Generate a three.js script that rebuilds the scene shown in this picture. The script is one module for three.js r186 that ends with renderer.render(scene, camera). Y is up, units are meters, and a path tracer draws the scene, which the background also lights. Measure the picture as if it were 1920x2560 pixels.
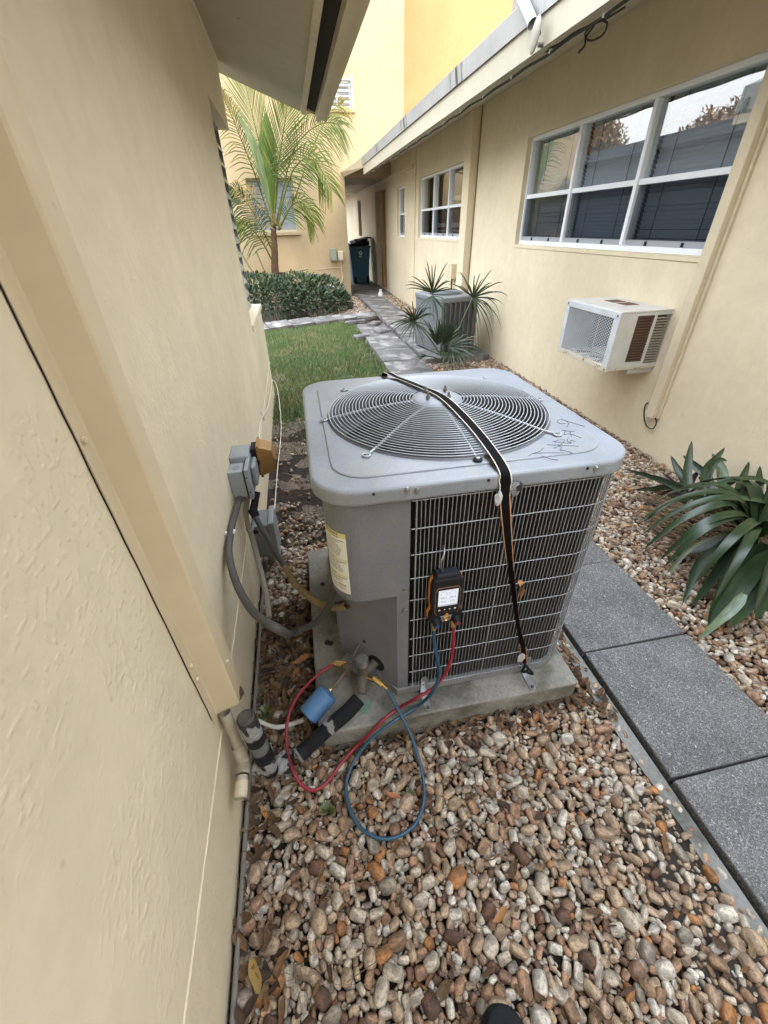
import * as THREE from 'three';
import { mergeGeometries } from 'three/addons/utils/BufferGeometryUtils.js';
import { RoundedBoxGeometry } from 'three/addons/geometries/RoundedBoxGeometry.js';

// ---------------------------------------------------------------- camera, sky, sun, exposure
const scene = new THREE.Scene();
const EYE = new THREE.Vector3(0, 1.4, 0);
const CAM_X = new THREE.Vector3(0.98155175, -0.02367794, 0.18972485);
const CAM_Y = new THREE.Vector3(0.1270978, 0.82212024, -0.55494546);
const CAM_Z = new THREE.Vector3(-0.14283667, 0.5688213, 0.80996297);
const FOCAL = 1033, PCX = 960, PCY = 1280;               // the photograph is 1920 x 2560
const camera = new THREE.PerspectiveCamera(2 * Math.atan(1280 / FOCAL) * 180 / Math.PI, 0.75, 0.03, 200);
camera.position.copy(EYE);
camera.quaternion.setFromRotationMatrix(new THREE.Matrix4().makeBasis(CAM_X, CAM_Y, CAM_Z));
camera.updateMatrixWorld();

function makeSky() {
  const w = 256, h = 128, d = new Float32Array(w * h * 4);
  for (let j = 0; j < h; j++) {
    const el = ((j + 0.5) / h - 0.5) * Math.PI;           // row 0 is the nadir
    const t = Math.max(0, Math.sin(el)), lum = 2.75 * (0.36 + 0.64 * t);   // overcast: brighter overhead
    const below = el < 0;
    for (let i = 0; i < w; i++) {
      const o = (j * w + i) * 4;
      let r = lum * (0.99 - 0.14 * t), g = lum * (0.98 - 0.03 * t), b = lum * (0.97 + 0.15 * t);
      if (below) { r = 0.5; g = 0.47; b = 0.42; }
      d[o] = r; d[o + 1] = g; d[o + 2] = b; d[o + 3] = 1;
    }
  }
  const t = new THREE.DataTexture(d, w, h, THREE.RGBAFormat, THREE.FloatType);
  t.mapping = THREE.EquirectangularReflectionMapping;
  t.minFilter = t.magFilter = THREE.LinearFilter;
  t.needsUpdate = true;
  return t;
}
scene.background = makeSky();
scene.environment = scene.background;
const sun = new THREE.DirectionalLight(new THREE.Color().setRGB(1, 0.76, 0.48), 0.6);
sun.position.set(4, 7.5, 22);
sun.target.position.set(0, 0, 0);
sun.castShadow = true; sun.shadow.radius = 24; sun.shadow.mapSize.set(2048, 2048);
Object.assign(sun.shadow.camera, { left: -20, right: 20, top: 20, bottom: -20, near: 0.5, far: 70 });
scene.add(sun, sun.target);
const renderer = new THREE.WebGLRenderer({ antialias: true });
renderer.toneMapping = THREE.LinearToneMapping;
renderer.toneMappingExposure = 3.25;
renderer.shadowMap.enabled = true;

// ---------------------------------------------------------------- helpers
const V3 = (x, y, z) => new THREE.Vector3(x, y, z);
function dirOf(u, v) { return V3(0, 0, 0).addScaledVector(CAM_X, u - PCX).addScaledVector(CAM_Y, PCY - v).addScaledVector(CAM_Z, -FOCAL); }
const onAxis = (u, v, a, val) => { const d = dirOf(u, v); return EYE.clone().addScaledVector(d, (val - EYE.getComponent(a)) / d.getComponent(a)); };
const onX = (u, v, x) => onAxis(u, v, 0, x), onY = (u, v, y) => onAxis(u, v, 1, y), onZ = (u, v, z) => onAxis(u, v, 2, z);
const onD = (u, v, dist) => EYE.clone().addScaledVector(dirOf(u, v).normalize(), dist);
function rngOf(seed) { let a = seed >>> 0; return () => { a = (a + 0x6D2B79F5) | 0; let t = Math.imul(a ^ (a >>> 15), 1 | a); t = (t + Math.imul(t ^ (t >>> 7), 61 | t)) ^ t; return ((t ^ (t >>> 14)) >>> 0) / 4294967296; }; }
const clamp = (x, a = 0, b = 1) => Math.min(b, Math.max(a, x));
const lerp = (a, b, t) => a + (b - a) * t;
const smooth = (a, b, x) => { const t = clamp((x - a) / (b - a)); return t * t * (3 - 2 * t); };
const lin = (r, g, b) => new THREE.Color().setRGB(r, g, b);

const names = new Map();
function numbered(n) { const k = names.get(n) || 0; names.set(n, k + 1); return k ? `${n}_${String(k).padStart(3, '0')}` : n; }
function addTo(o, name, parent) { o.name = parent === scene ? numbered(name) : name; parent.add(o); return o; }
function mesh(name, geo, mat, parent = scene) {
  if (Array.isArray(geo)) geo = merge(geo);
  const m = new THREE.Mesh(geo, mat); m.castShadow = m.receiveShadow = true;
  return addTo(m, name, parent);
}
function tag(o, label, category, group) { o.userData.label = label; o.userData.category = category; if (group) o.userData.group = group; return o; }
function thing(name, label, category, group) { return tag(addTo(new THREE.Group(), name, scene), label, category, group); }
function part(name, parent) { return addTo(new THREE.Group(), name, parent); }
function structure(o) { o.userData.kind = 'structure'; return o; }
function merge(list) {
  const withUv = list.every(g => g.attributes.uv), withCol = list.every(g => g.attributes.color);
  return mergeGeometries(list.map(g => {
    const q = g.index ? g.toNonIndexed() : g.clone();
    for (const k of Object.keys(q.attributes)) if (!['position', 'normal'].includes(k) && !(k === 'uv' && withUv) && !(k === 'color' && withCol)) q.deleteAttribute(k);
    return q;
  }));
}
// uv in metres, picked per face
function metric(geo, s = 1) {
  const g = geo.index ? geo.toNonIndexed() : geo, p = g.attributes.position, n = g.attributes.normal, uv = new Float32Array(p.count * 2);
  for (let i = 0; i < p.count; i++) {
    const ax = Math.abs(n.getX(i)), ay = Math.abs(n.getY(i)), az = Math.abs(n.getZ(i));
    let u, v;
    if (ay >= ax && ay >= az) { u = p.getX(i); v = p.getZ(i); } else if (ax >= az) { u = p.getZ(i); v = p.getY(i); } else { u = p.getX(i); v = p.getY(i); }
    uv[2 * i] = u * s; uv[2 * i + 1] = v * s;
  }
  g.setAttribute('uv', new THREE.BufferAttribute(uv, 2));
  return g;
}
function bx(x0, x1, y0, y1, z0, z1, r = 0) {
  const w = Math.abs(x1 - x0), h = Math.abs(y1 - y0), d = Math.abs(z1 - z0);
  const g = r ? new RoundedBoxGeometry(w, h, d, 1, Math.min(r, w / 2.01, h / 2.01, d / 2.01)) : new THREE.BoxGeometry(w, h, d);
  g.translate((x0 + x1) / 2, (y0 + y1) / 2, (z0 + z1) / 2);
  return metric(g);
}
function tube(pts, r, seg = 0, radial = 8, tension = 0.5) {
  const c = new THREE.CatmullRomCurve3(pts, false, 'centripetal', tension);
  const n = seg || Math.max(2, pts.length * 6);
  return new THREE.TubeGeometry(c, n, r, radial, false);
}
function rod(a, b, r0, r1 = r0, radial = 8) {
  const d = b.clone().sub(a), L = d.length();
  const g = new THREE.CylinderGeometry(r1, r0, L, radial, 1);
  g.translate(0, L / 2, 0);
  g.applyQuaternion(new THREE.Quaternion().setFromUnitVectors(V3(0, 1, 0), d.normalize()));
  g.translate(a.x, a.y, a.z);
  return g;
}
// a sheet with holes standing in the plane x = const (s = -z) : world = (x0 .. x0 + depth, y, -s)
function sheetX(poly, holes, x0, depth) {
  const sh = new THREE.Shape(poly.map(p => new THREE.Vector2(p[0], p[1])));
  for (const h of holes) sh.holes.push(new THREE.Path(h.map(p => new THREE.Vector2(p[0], p[1]))));
  const g = new THREE.ExtrudeGeometry(sh, { depth, bevelEnabled: false });
  g.rotateY(Math.PI / 2); g.translate(x0, 0, 0);
  return metric(g);
}
const rect = (a, b, c, d) => [[a, c], [b, c], [b, d], [a, d]];
function sheetZ(poly, holes, z0, depth) {                    // plane z = const, solid towards -z
  const sh = new THREE.Shape(poly.map(p => new THREE.Vector2(p[0], p[1])));
  for (const h of holes) sh.holes.push(new THREE.Path(h.map(p => new THREE.Vector2(p[0], p[1]))));
  const g = new THREE.ExtrudeGeometry(sh, { depth, bevelEnabled: false });
  g.translate(0, 0, z0 - depth);
  return metric(g);
}
// plan outline [x, z] extruded from y0 to y1
function planGeo(pts, y0, y1, holes = [], bevel = 0) {
  const sh = new THREE.Shape(pts.map(p => new THREE.Vector2(p[0], -p[1])));
  for (const h of holes) sh.holes.push(new THREE.Path(h.map(p => new THREE.Vector2(p[0], -p[1]))));
  const g = new THREE.ExtrudeGeometry(sh, { depth: y1 - y0 - 2 * bevel, bevelEnabled: bevel > 0, bevelThickness: bevel, bevelSize: bevel, bevelOffset: -bevel, bevelSegments: 3, curveSegments: 8 });
  g.rotateX(-Math.PI / 2); g.translate(0, y0 + bevel, 0);
  return metric(g);
}
function roundedPlan(x0, x1, z0, z1, r, n = 8) {              // z0 > z1, walks round the outline
  const out = [];
  const arc = (cx, cz, a0) => { for (let i = 0; i <= n; i++) { const a = a0 + (i / n) * Math.PI / 2; out.push([cx + r * Math.cos(a), cz + r * Math.sin(a)]); } };
  arc(x1 - r, z0 - r, 0); arc(x0 + r, z0 - r, Math.PI / 2); arc(x0 + r, z1 + r, Math.PI); arc(x1 - r, z1 + r, 1.5 * Math.PI);
  return out;
}
function ribbonPlan(pts, t) {                                 // an open plan polyline given thickness t to its left
  const inner = pts.map((p, i) => {
    const a = pts[Math.max(0, i - 1)], b = pts[Math.min(pts.length - 1, i + 1)], dx = b[0] - a[0], dz = b[1] - a[1], l = Math.hypot(dx, dz);
    return [p[0] + dz / l * t, p[1] - dx / l * t];
  });
  return pts.concat(inner.reverse());
}
// a leaf-like ribbon along points, folded along its middle
function blade(pts, width, opt = {}) {
  const { up = V3(0, 1, 0), fold = 0.25, seg = 6, c0, c1, tip = 1 } = opt;
  const curve = new THREE.CatmullRomCurve3(pts, false, 'centripetal');
  const pos = [], col = [], idx = [], uvs = [], u0 = (blade.k = ((blade.k || 0) + 0.37) % 5);
  const C = new THREE.Color();
  for (let i = 0; i <= seg; i++) {
    const t = i / seg, p = curve.getPoint(t), tan = curve.getTangent(t).normalize();
    const side = tan.clone().cross(up); if (side.lengthSq() < 1e-6) side.set(1, 0, 0); side.normalize();
    const nrm = side.clone().cross(tan).normalize();
    const w = typeof width === 'function' ? width(t) : width * Math.pow(Math.sin(Math.PI * clamp(0.12 + t * 0.88 * tip, 0, 1)), 0.7);
    const a = p.clone().addScaledVector(side, -w / 2).addScaledVector(nrm, fold * w / 2), b = p.clone().addScaledVector(side, w / 2).addScaledVector(nrm, fold * w / 2);
    for (const q of [a, p, b]) pos.push(q.x, q.y, q.z);
    uvs.push(u0 - 0.5, t, u0, t, u0 + 0.5, t);
    if (c0) { C.copy(c0).lerp(c1 || c0, t); for (const k of [1, 1.12, 1]) col.push(C.r * k, C.g * k, C.b * k); }
    if (i < seg) { const k = i * 3; idx.push(k, k + 3, k + 1, k + 1, k + 3, k + 4, k + 1, k + 4, k + 2, k + 2, k + 4, k + 5); }
  }
  const g = new THREE.BufferGeometry();
  g.setAttribute('position', new THREE.Float32BufferAttribute(pos, 3));
  if (c0) g.setAttribute('color', new THREE.Float32BufferAttribute(col, 3));
  g.setAttribute('uv', new THREE.Float32BufferAttribute(uvs, 2));
  g.setIndex(idx); g.computeVertexNormals();
  return g;
}

// ---------------------------------------------------------------- noise and textures
const hash2 = (x, y, s) => { let h = Math.imul(x, 374761393) ^ Math.imul(y, 668265263) ^ Math.imul(s, 2246822519); h = Math.imul(h ^ (h >>> 13), 1274126177); return ((h ^ (h >>> 16)) >>> 0) / 4294967296; };
function vnoise(x, y, per, s) {
  const xi = Math.floor(x), yi = Math.floor(y), fx = x - xi, fy = y - yi, u = fx * fx * (3 - 2 * fx), v = fy * fy * (3 - 2 * fy);
  const m = k => ((k % per) + per) % per;
  const a = hash2(m(xi), m(yi), s), b = hash2(m(xi + 1), m(yi), s), c = hash2(m(xi), m(yi + 1), s), d = hash2(m(xi + 1), m(yi + 1), s);
  return a + (b - a) * u + (c - a) * v + (a - b - c + d) * u * v;
}
function fbm(x, y, per, oct, s, gain = 0.5) { let t = 0, a = 1, n = 0; for (let o = 0; o < oct; o++) { t += a * vnoise(x, y, per, s + o * 17); n += a; x *= 2; y *= 2; per *= 2; a *= gain; } return t / n; }
function dataTex(size, metres, fn, srgb) {
  const d = new Uint8Array(size * size * 4);
  for (let j = 0; j < size; j++) for (let i = 0; i < size; i++) {
    const c = fn(i / size, j / size), o = (j * size + i) * 4;
    const q = Array.isArray(c) ? c : [c, c, c];
    for (let k = 0; k < 3; k++) d[o + k] = clamp(q[k]) * 255;
    d[o + 3] = 255;
  }
  const t = new THREE.DataTexture(d, size, size, THREE.RGBAFormat);
  t.wrapS = t.wrapT = THREE.RepeatWrapping; t.magFilter = THREE.LinearFilter; t.minFilter = THREE.LinearMipmapLinearFilter; t.generateMipmaps = true;
  if (srgb) t.colorSpace = THREE.SRGBColorSpace;
  t.repeat.set(1 / metres, 1 / metres); t.needsUpdate = true;
  return t;
}
const T = {};
T.stucco = dataTex(512, 0.7, (u, v) => { const a = fbm(u * 48, v * 48, 48, 3, 1), b = fbm(u * 9, v * 9, 9, 3, 5); return 0.5 * a + 0.5 * b; });
T.trowel = dataTex(1024, 1.35, (u, v) => {
  const m = smooth(0.42, 0.62, fbm(u * 5, v * 5, 5, 4, 11)), a = fbm(u * 95, v * 95, 95, 2, 3), d = vnoise(u * 170, v * 170, 170, 7), c = fbm(u * 300, v * 300, 300, 2, 9), w = fbm(u * 9, v * 9, 9, 3, 21);
  return 0.25 + 0.42 * w + m * (0.10 * a + 0.11 * smooth(0.55, 0.9, d)) + 0.05 * c + 0.05 * a;
});
T.paint = dataTex(512, 3.1, (u, v) => {
  const a = fbm(u * 5, v * 5, 5, 5, 41), b = fbm(u * 40, v * 14, 14, 3, 43), k = fbm(u * 90, v * 90, 90, 2, 47);
  const s = 0.93 + 0.10 * (a - 0.5) + 0.03 * (b - 0.5) + 0.035 * (k - 0.5);
  const speck = vnoise(u * 230, v * 230, 230, 53) > 0.991 ? 0.10 : 0;
  return [s - speck, s * 0.995 - speck, s * (0.985 + 0.03 * (a - 0.5)) - speck];
}, true);
T.concrete = dataTex(512, 0.9, (u, v) => {
  const a = fbm(u * 5, v * 5, 5, 5, 61), k = fbm(u * 120, v * 120, 120, 2, 67), st = smooth(0.52, 0.72, fbm(u * 7, v * 7, 7, 4, 71));
  const s = 0.74 + 0.30 * (a - 0.5) + 0.16 * (k - 0.5) - 0.17 * st;
  return [s, s * 0.99, s * (0.955 - 0.03 * st)];
}, true);
T.rough = dataTex(512, 0.5, (u, v) => 0.6 * fbm(u * 90, v * 90, 90, 3, 73) + 0.4 * fbm(u * 14, v * 14, 14, 3, 79));
T.aggregate = dataTex(1024, 0.62, (u, v) => {
  const a = vnoise(u * 250, v * 250, 250, 81), b = vnoise(u * 150, v * 150, 150, 83), c = fbm(u * 6, v * 6, 6, 4, 87), e = vnoise(u * 420, v * 420, 420, 89);
  let s = 0.375 + 0.10 * (e - 0.5) + 0.20 * (a - 0.5) + 0.13 * (c - 0.5);
  if (a > 0.80) s += 0.15 * (a - 0.80) / 0.20; if (b > 0.88) s += 0.18; if (b < 0.12) s -= 0.10;
  return [s, s * 0.99, s * 0.97];
}, true);
T.aggBump = dataTex(512, 0.31, (u, v) => 0.6 * vnoise(u * 125, v * 125, 125, 81) + 0.4 * vnoise(u * 210, v * 210, 210, 91));
T.soil = dataTex(512, 0.8, (u, v) => {
  const a = fbm(u * 9, v * 9, 9, 5, 101), b = fbm(u * 70, v * 70, 70, 3, 103);
  const s = 0.36 + 0.14 * (a - 0.5) + 0.26 * (b - 0.5);
  return [s * 1.02, s * 0.93, s * 0.83];
}, true);
T.soilBump = dataTex(512, 0.8, (u, v) => 0.6 * fbm(u * 16, v * 16, 16, 4, 101) + 0.4 * fbm(u * 80, v * 80, 80, 2, 107));
T.fine = dataTex(256, 0.12, (u, v) => fbm(u * 60, v * 60, 60, 3, 111));
T.dusty = dataTex(512, 0.55, (u, v) => {
  const a = fbm(u * 5, v * 5, 5, 5, 121), k = vnoise(u * 190, v * 190, 190, 127), w = smooth(0.55, 0.75, fbm(u * 11, v * 7, 7, 4, 123));
  const s = 0.88 + 0.13 * (a - 0.5) + 0.06 * (k - 0.5);
  return [s + 0.03 * w, s + 0.02 * w, s - 0.02 * w];
}, true);
T.stone = dataTex(256, 1, (u, v) => { const a = fbm(u * 6, v * 6, 6, 4, 131), b = fbm(u * 40, v * 40, 40, 2, 133); const vein = smooth(0.46, 0.5, fbm(u * 5, v * 9, 5, 3, 137)) * 0.12; const s = 0.80 + 0.42 * (a - 0.5) + 0.22 * (b - 0.5) - vein; return [s, s * 0.98, s * 0.95]; }, true);
T.stoneBump = dataTex(256, 1, (u, v) => fbm(u * 14, v * 14, 14, 4, 139));
T.rust = dataTex(512, 0.4, (u, v) => {
  const a = fbm(u * 8, v * 8, 8, 5, 141), k = smooth(0.56, 0.66, a), j = fbm(u * 60, v * 60, 60, 2, 143);
  return [lerp(0.90, 0.45 + 0.15 * j, k), lerp(0.88, 0.27 + 0.1 * j, k), lerp(0.83, 0.15, k)];
}, true);
T.slab = dataTex(512, 1.1, (u, v) => {
  const a = fbm(u * 5, v * 5, 5, 5, 151), b = smooth(0.5, 0.68, fbm(u * 9, v * 9, 9, 4, 153)), k = fbm(u * 140, v * 140, 140, 2, 157);
  const s = 0.50 + 0.30 * (a - 0.5) + 0.15 * (k - 0.5) + 0.17 * b;
  return [s, s * 0.985, s * 0.97];
}, true);
T.leaf = dataTex(512, 1, (u, v) => { const f = fbm(u * 48, v * 3, 3, 1, 171), a = vnoise(u * 64, v * 4, 64, 173), b = fbm(u * 5, v * 8, 5, 4, 175), k = vnoise(u * 120, v * 160, 120, 177) > 0.975 ? 0.14 : 0; const s = 0.78 + 0.26 * (a - 0.5) + 0.34 * (b - 0.5) + k; return [s + 0.05 * smooth(0.6, 0.75, b), s, s * 0.95]; }, true);
T.tape = dataTex(256, 1, (u, v) => { const a = fbm(u * 3, v * 4, 3, 5, 181), b = vnoise(u * 30, v * 9, 9, 183), k = smooth(0.55, 0.62, a), s = 0.80 + 0.25 * (b - 0.5); return lerp(s, 0.16, k * 0.85); }, true);
T.drip = dataTex(1024, 1.9, (u, v) => { const c = smooth(0.50, 0.62, fbm(u * 7, 3.3, 7, 3, 191)), n = smooth(0.60, 0.72, vnoise(u * 150, 1.7, 150, 193)), y = smooth(0.0, 0.6, vnoise(u * 150, v * 26, 26, 197)), g = 0.84 + 0.1 * (fbm(u * 12, v * 12, 12, 3, 199) - 0.5); return lerp(g, 0.22, c * n * y); }, true);
T.bark = dataTex(256, 0.3, (u, v) => { const a = fbm(u * 5, v * 24, 5, 3, 161); return [0.5 + 0.4 * (a - 0.5), 0.42 + 0.36 * (a - 0.5), 0.32 + 0.3 * (a - 0.5)]; }, true);

function mat(color, o = {}) {
  const P = o.transmission !== undefined || o.clearcoat !== undefined || o.sheen !== undefined || o.ior !== undefined || o.specularIntensity !== undefined ? THREE.MeshPhysicalMaterial : THREE.MeshStandardMaterial;
  return new P({ color, roughness: 0.8, side: THREE.DoubleSide, ...o });
}
const CREAM = lin(0.80, 0.70, 0.505);
const M = {
  wallLeft: mat(CREAM, { map: T.paint, bumpMap: T.trowel, bumpScale: 0.0065, roughness: 0.78 }),
  wall: mat(CREAM, { map: T.paint, bumpMap: T.stucco, bumpScale: 0.003, roughness: 0.82 }),
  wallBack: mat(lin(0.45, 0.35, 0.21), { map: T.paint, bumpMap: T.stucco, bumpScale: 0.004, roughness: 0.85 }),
  wallSunGlow: mat(lin(0.50, 0.30, 0.13), { map: T.paint, bumpMap: T.stucco, bumpScale: 0.004, roughness: 0.85 }),  // warm sunlight on the recessed wall is put into this yellow
  trim: mat(lin(0.74, 0.645, 0.47), { map: T.paint, roughness: 0.55, bumpMap: T.fine, bumpScale: 0.0004 }),
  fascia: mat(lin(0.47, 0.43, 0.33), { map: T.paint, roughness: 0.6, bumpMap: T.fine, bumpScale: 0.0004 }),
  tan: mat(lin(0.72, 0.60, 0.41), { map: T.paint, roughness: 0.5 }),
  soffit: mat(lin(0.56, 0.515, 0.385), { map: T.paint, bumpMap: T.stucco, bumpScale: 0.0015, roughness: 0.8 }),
  dark: mat(lin(0.012, 0.012, 0.013), { roughness: 0.9 }),
  vent: mat(lin(0.03, 0.026, 0.022), { roughness: 0.95, bumpMap: T.fine, bumpScale: 0.001 }),
  dripEdge: mat(lin(0.50, 0.50, 0.48), { roughness: 0.5, metalness: 0.2, map: T.drip }),
  roof: mat(lin(0.33, 0.32, 0.30), { roughness: 0.95, bumpMap: T.rough, bumpScale: 0.004 }),
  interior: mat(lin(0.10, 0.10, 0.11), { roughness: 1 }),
  white: mat(lin(0.78, 0.79, 0.79), { roughness: 0.4, map: T.dusty }),
  frame: mat(lin(0.80, 0.84, 0.87), { roughness: 0.35 }),
  glass: mat(lin(0.93, 0.96, 0.97), { transmission: 1, thickness: 0, roughness: 0.0, ior: 1.72 }),
  glassTop: mat(lin(0.93, 0.96, 0.97), { transmission: 1, thickness: 0, roughness: 0.0, ior: 2.0 }),
  screen: mat(lin(0.72, 0.73, 0.75), { transmission: 1, thickness: 0, roughness: 0.02, ior: 1.05 }),
  blind: mat(lin(0.46, 0.48, 0.51), { roughness: 0.6 }),
  concrete: mat(lin(0.38, 0.37, 0.34), { map: T.concrete, bumpMap: T.rough, bumpScale: 0.002, roughness: 0.9 }),
  paver: mat(lin(1.0, 1.0, 1.0), { map: T.aggregate, bumpMap: T.aggBump, bumpScale: 0.0018, roughness: 0.85 }),
  slab: mat(lin(0.50, 0.48, 0.46), { map: T.slab, bumpMap: T.rough, bumpScale: 0.003, roughness: 0.9 }),
  soil: mat(lin(1.0, 0.95, 0.90), { map: T.soil, bumpMap: T.soilBump, bumpScale: 0.02, roughness: 1 }),
  moss: mat(lin(0.20, 0.19, 0.17), { map: T.soil, bumpMap: T.soilBump, bumpScale: 0.006, roughness: 0.95 }),
};
// ---------------------------------------------------------------- the setting: ground
const LX = -0.341, RX = 2.35;                                 // faces of the two house walls
structure(mesh('ground', bx(-40, 40, -0.30, -0.045, -60, 30), M.soil));

// bare dirt strip between the wall and the lawn, a gently lumpy sheet
{
  const nx = 60, nz = 150, x0 = -2.6, x1 = 0.97, z0 = -1.62, z1 = -8.05, pos = [], uv = [], idx = [];
  for (let j = 0; j <= nz; j++) for (let i = 0; i <= nx; i++) {
    const x = lerp(x0, x1, i / nx), z = lerp(z0, z1, j / nz);
    const h = -0.024 + 0.035 * (fbm(x * 4 + 40, z * 4 + 80, 4096, 4, 201) - 0.5) + 0.02 * (fbm(x * 20 + 40, z * 20 + 300, 4096, 3, 203) - 0.5);
    pos.push(x, h, z); uv.push(x, z);
    if (i < nx && j < nz) { const k = j * (nx + 1) + i; idx.push(k, k + 1, k + nx + 1, k + 1, k + nx + 2, k + nx + 1); }
  }
  const g = new THREE.BufferGeometry(); g.setAttribute('position', new THREE.Float32BufferAttribute(pos, 3)); g.setAttribute('uv', new THREE.Float32BufferAttribute(uv, 2)); g.setIndex(idx); g.computeVertexNormals();
  structure(mesh('dirt_bed', g, M.soil));
}
// near footpath of square pavers
const path = structure(addTo(new THREE.Group(), 'footpath', scene));
const paverGeo = [0, 1, 2].map(k => { const g = new RoundedBoxGeometry(0.452, 0.05, 0.452, 2, 0.006); g.translate(0, -0.025, 0); const m = metric(g); const uv = m.attributes.uv; for (let i = 0; i < uv.count; i++) uv.setXY(i, uv.getX(i) + k * 0.37, uv.getY(i) + k * 0.53); return m; });
const slabRnd = rngOf(5);
for (let k = 0; k < 9; k++) {
  const p = mesh('paver', paverGeo[k % 3], M.paver, path);
  p.position.set(1.154 + (slabRnd() - 0.5) * 0.006, 0.012 + (slabRnd() - 0.5) * 0.006, 0.29 - 0.4575 * k);
  p.rotation.set((slabRnd() - 0.5) * 0.008, (slabRnd() - 0.5) * 0.008, (slabRnd() - 0.5) * 0.01);
}
// cement fillet along the footpath's edge
{
  const pts = []; const r = rngOf(9);
  for (let i = 0; i <= 40; i++) pts.push([0.868 + 0.022 * (fbm(i * 0.35 + 4, 3, 999, 2, 7) - 0.5) + 0.006 * (r() - 0.5) + (i > 30 ? 0.03 : 0), 0.5 - i * 0.06]);
  const plan = [[0.915, -1.9], [0.915, 0.5]].concat(pts);
  structure(mesh('cement_fillet', planGeo(plan, -0.05, -0.004), mat(lin(0.30, 0.305, 0.30), { map: T.concrete, bumpMap: T.rough, bumpScale: 0.003, roughness: 0.9 })));
}
// far stepping slabs: two columns and a kerb row
const farPath = structure(addTo(new THREE.Group(), 'stepping_path', scene));
{
  const r = rngOf(17);
  const slab = (x0, x1, z0, z1, y, tiltX = 0, tiltZ = 0, turn = 0) => {
    const w = x1 - x0, d = z0 - z1, g = new RoundedBoxGeometry(w, 0.07, d, 2, 0.012); g.translate(0, -0.035, 0);
    const m = metric(g), uv = m.attributes.uv, o = r() * 3; for (let i = 0; i < uv.count; i++) uv.setXY(i, uv.getX(i) + o, uv.getY(i) + o * 1.7);
    const s = mesh('slab', m, M.slab, farPath); s.position.set((x0 + x1) / 2, y, (z0 + z1) / 2); s.rotation.set(tiltX, turn, tiltZ);
  };
  for (let z = -3.9; z > -7.2; z -= 0.62) slab(0.95, 1.43, z - 0.006, z - 0.614, 0.03 + (r() - 0.5) * 0.015, (r() - 0.5) * 0.03, (r() - 0.5) * 0.03, (r() - 0.5) * 0.02);
  for (let z = -5.0; z > -11.0; z -= 0.75) slab(1.46, z > -6.4 ? 2.28 : 1.98, z - 0.006, z - 0.744, 0.055 + (r() - 0.5) * 0.012, (r() - 0.5) * 0.015, (r() - 0.5) * 0.02);
  const a = onY(610, 830, 0), b = onY(935, 792, 0);
  for (let k = 0; k < 6; k++) {
    const t0 = k / 6, t1 = (k + 0.97) / 6, ax = lerp(a.x, b.x, t0), az = lerp(a.z, b.z, t0), bX = lerp(a.x, b.x, t1), bz = lerp(a.z, b.z, t1), L = Math.hypot(bX - ax, bz - az);
    slab((ax + bX) / 2 - L / 2, (ax + bX) / 2 + L / 2, (az + bz) / 2 + 0.17, (az + bz) / 2 - 0.17, 0.065 + (r() - 0.5) * 0.02, 0.10 + (r() - 0.5) * 0.08, (r() - 0.5) * 0.05, Math.atan2(az - bz, bX - ax));
  }
}
// broken kerb stones at the lawn's edge
{
  const g0 = new THREE.IcosahedronGeometry(1, 2);
  const chunk = (u, v, sx, sy, sz, turn, seed, label) => {
    const g = g0.clone(), p = g.attributes.position;
    for (let i = 0; i < p.count; i++) { const q = V3(p.getX(i), p.getY(i), p.getZ(i)); const k = Math.max(Math.abs(q.x), Math.abs(q.y), Math.abs(q.z)); q.multiplyScalar(lerp(1, 0.8 / k, 0.75) * (0.9 + 0.25 * fbm(q.x * 2 + 9, q.y * 2 + q.z + 9, 999, 2, seed))); p.setXYZ(i, q.x * sx, q.y * sy, q.z * sz); }
    g.computeVertexNormals();
    const P = onY(u, v, 0.02), m = mesh('broken_slab', metric(g), M.slab); m.position.copy(P); m.rotation.y = turn;
    tag(m, label, 'stone', 'broken slab pieces beside the lawn');
  };
  chunk(902, 843, 0.13, 0.045, 0.10, 0.4, 3, 'rounded grey slab fragment on the grass at the path corner');
  chunk(935, 813, 0.15, 0.06, 0.10, 0.9, 5, 'tilted grey slab chunk between kerb and path');
  chunk(955, 832, 0.14, 0.06, 0.12, 0.5, 7, 'wide flat broken slab chunk against the stepping slabs');
  chunk(890, 806, 0.22, 0.04, 0.05, 0.15, 9, 'long narrow grey slab sliver below the kerb row');
  chunk(975, 945, 0.09, 0.05, 0.07, 0.2, 11, 'small grey stone at the lawn corner behind the condenser');
}
// passage floor
structure(mesh('passage_floor', bx(1.33, 3.2, -0.05, 0.02, -24, -11.2, 0.01), mat(lin(0.48, 0.43, 0.37), { map: T.slab, bumpMap: T.rough, bumpScale: 0.002, roughness: 0.85 })));

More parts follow.
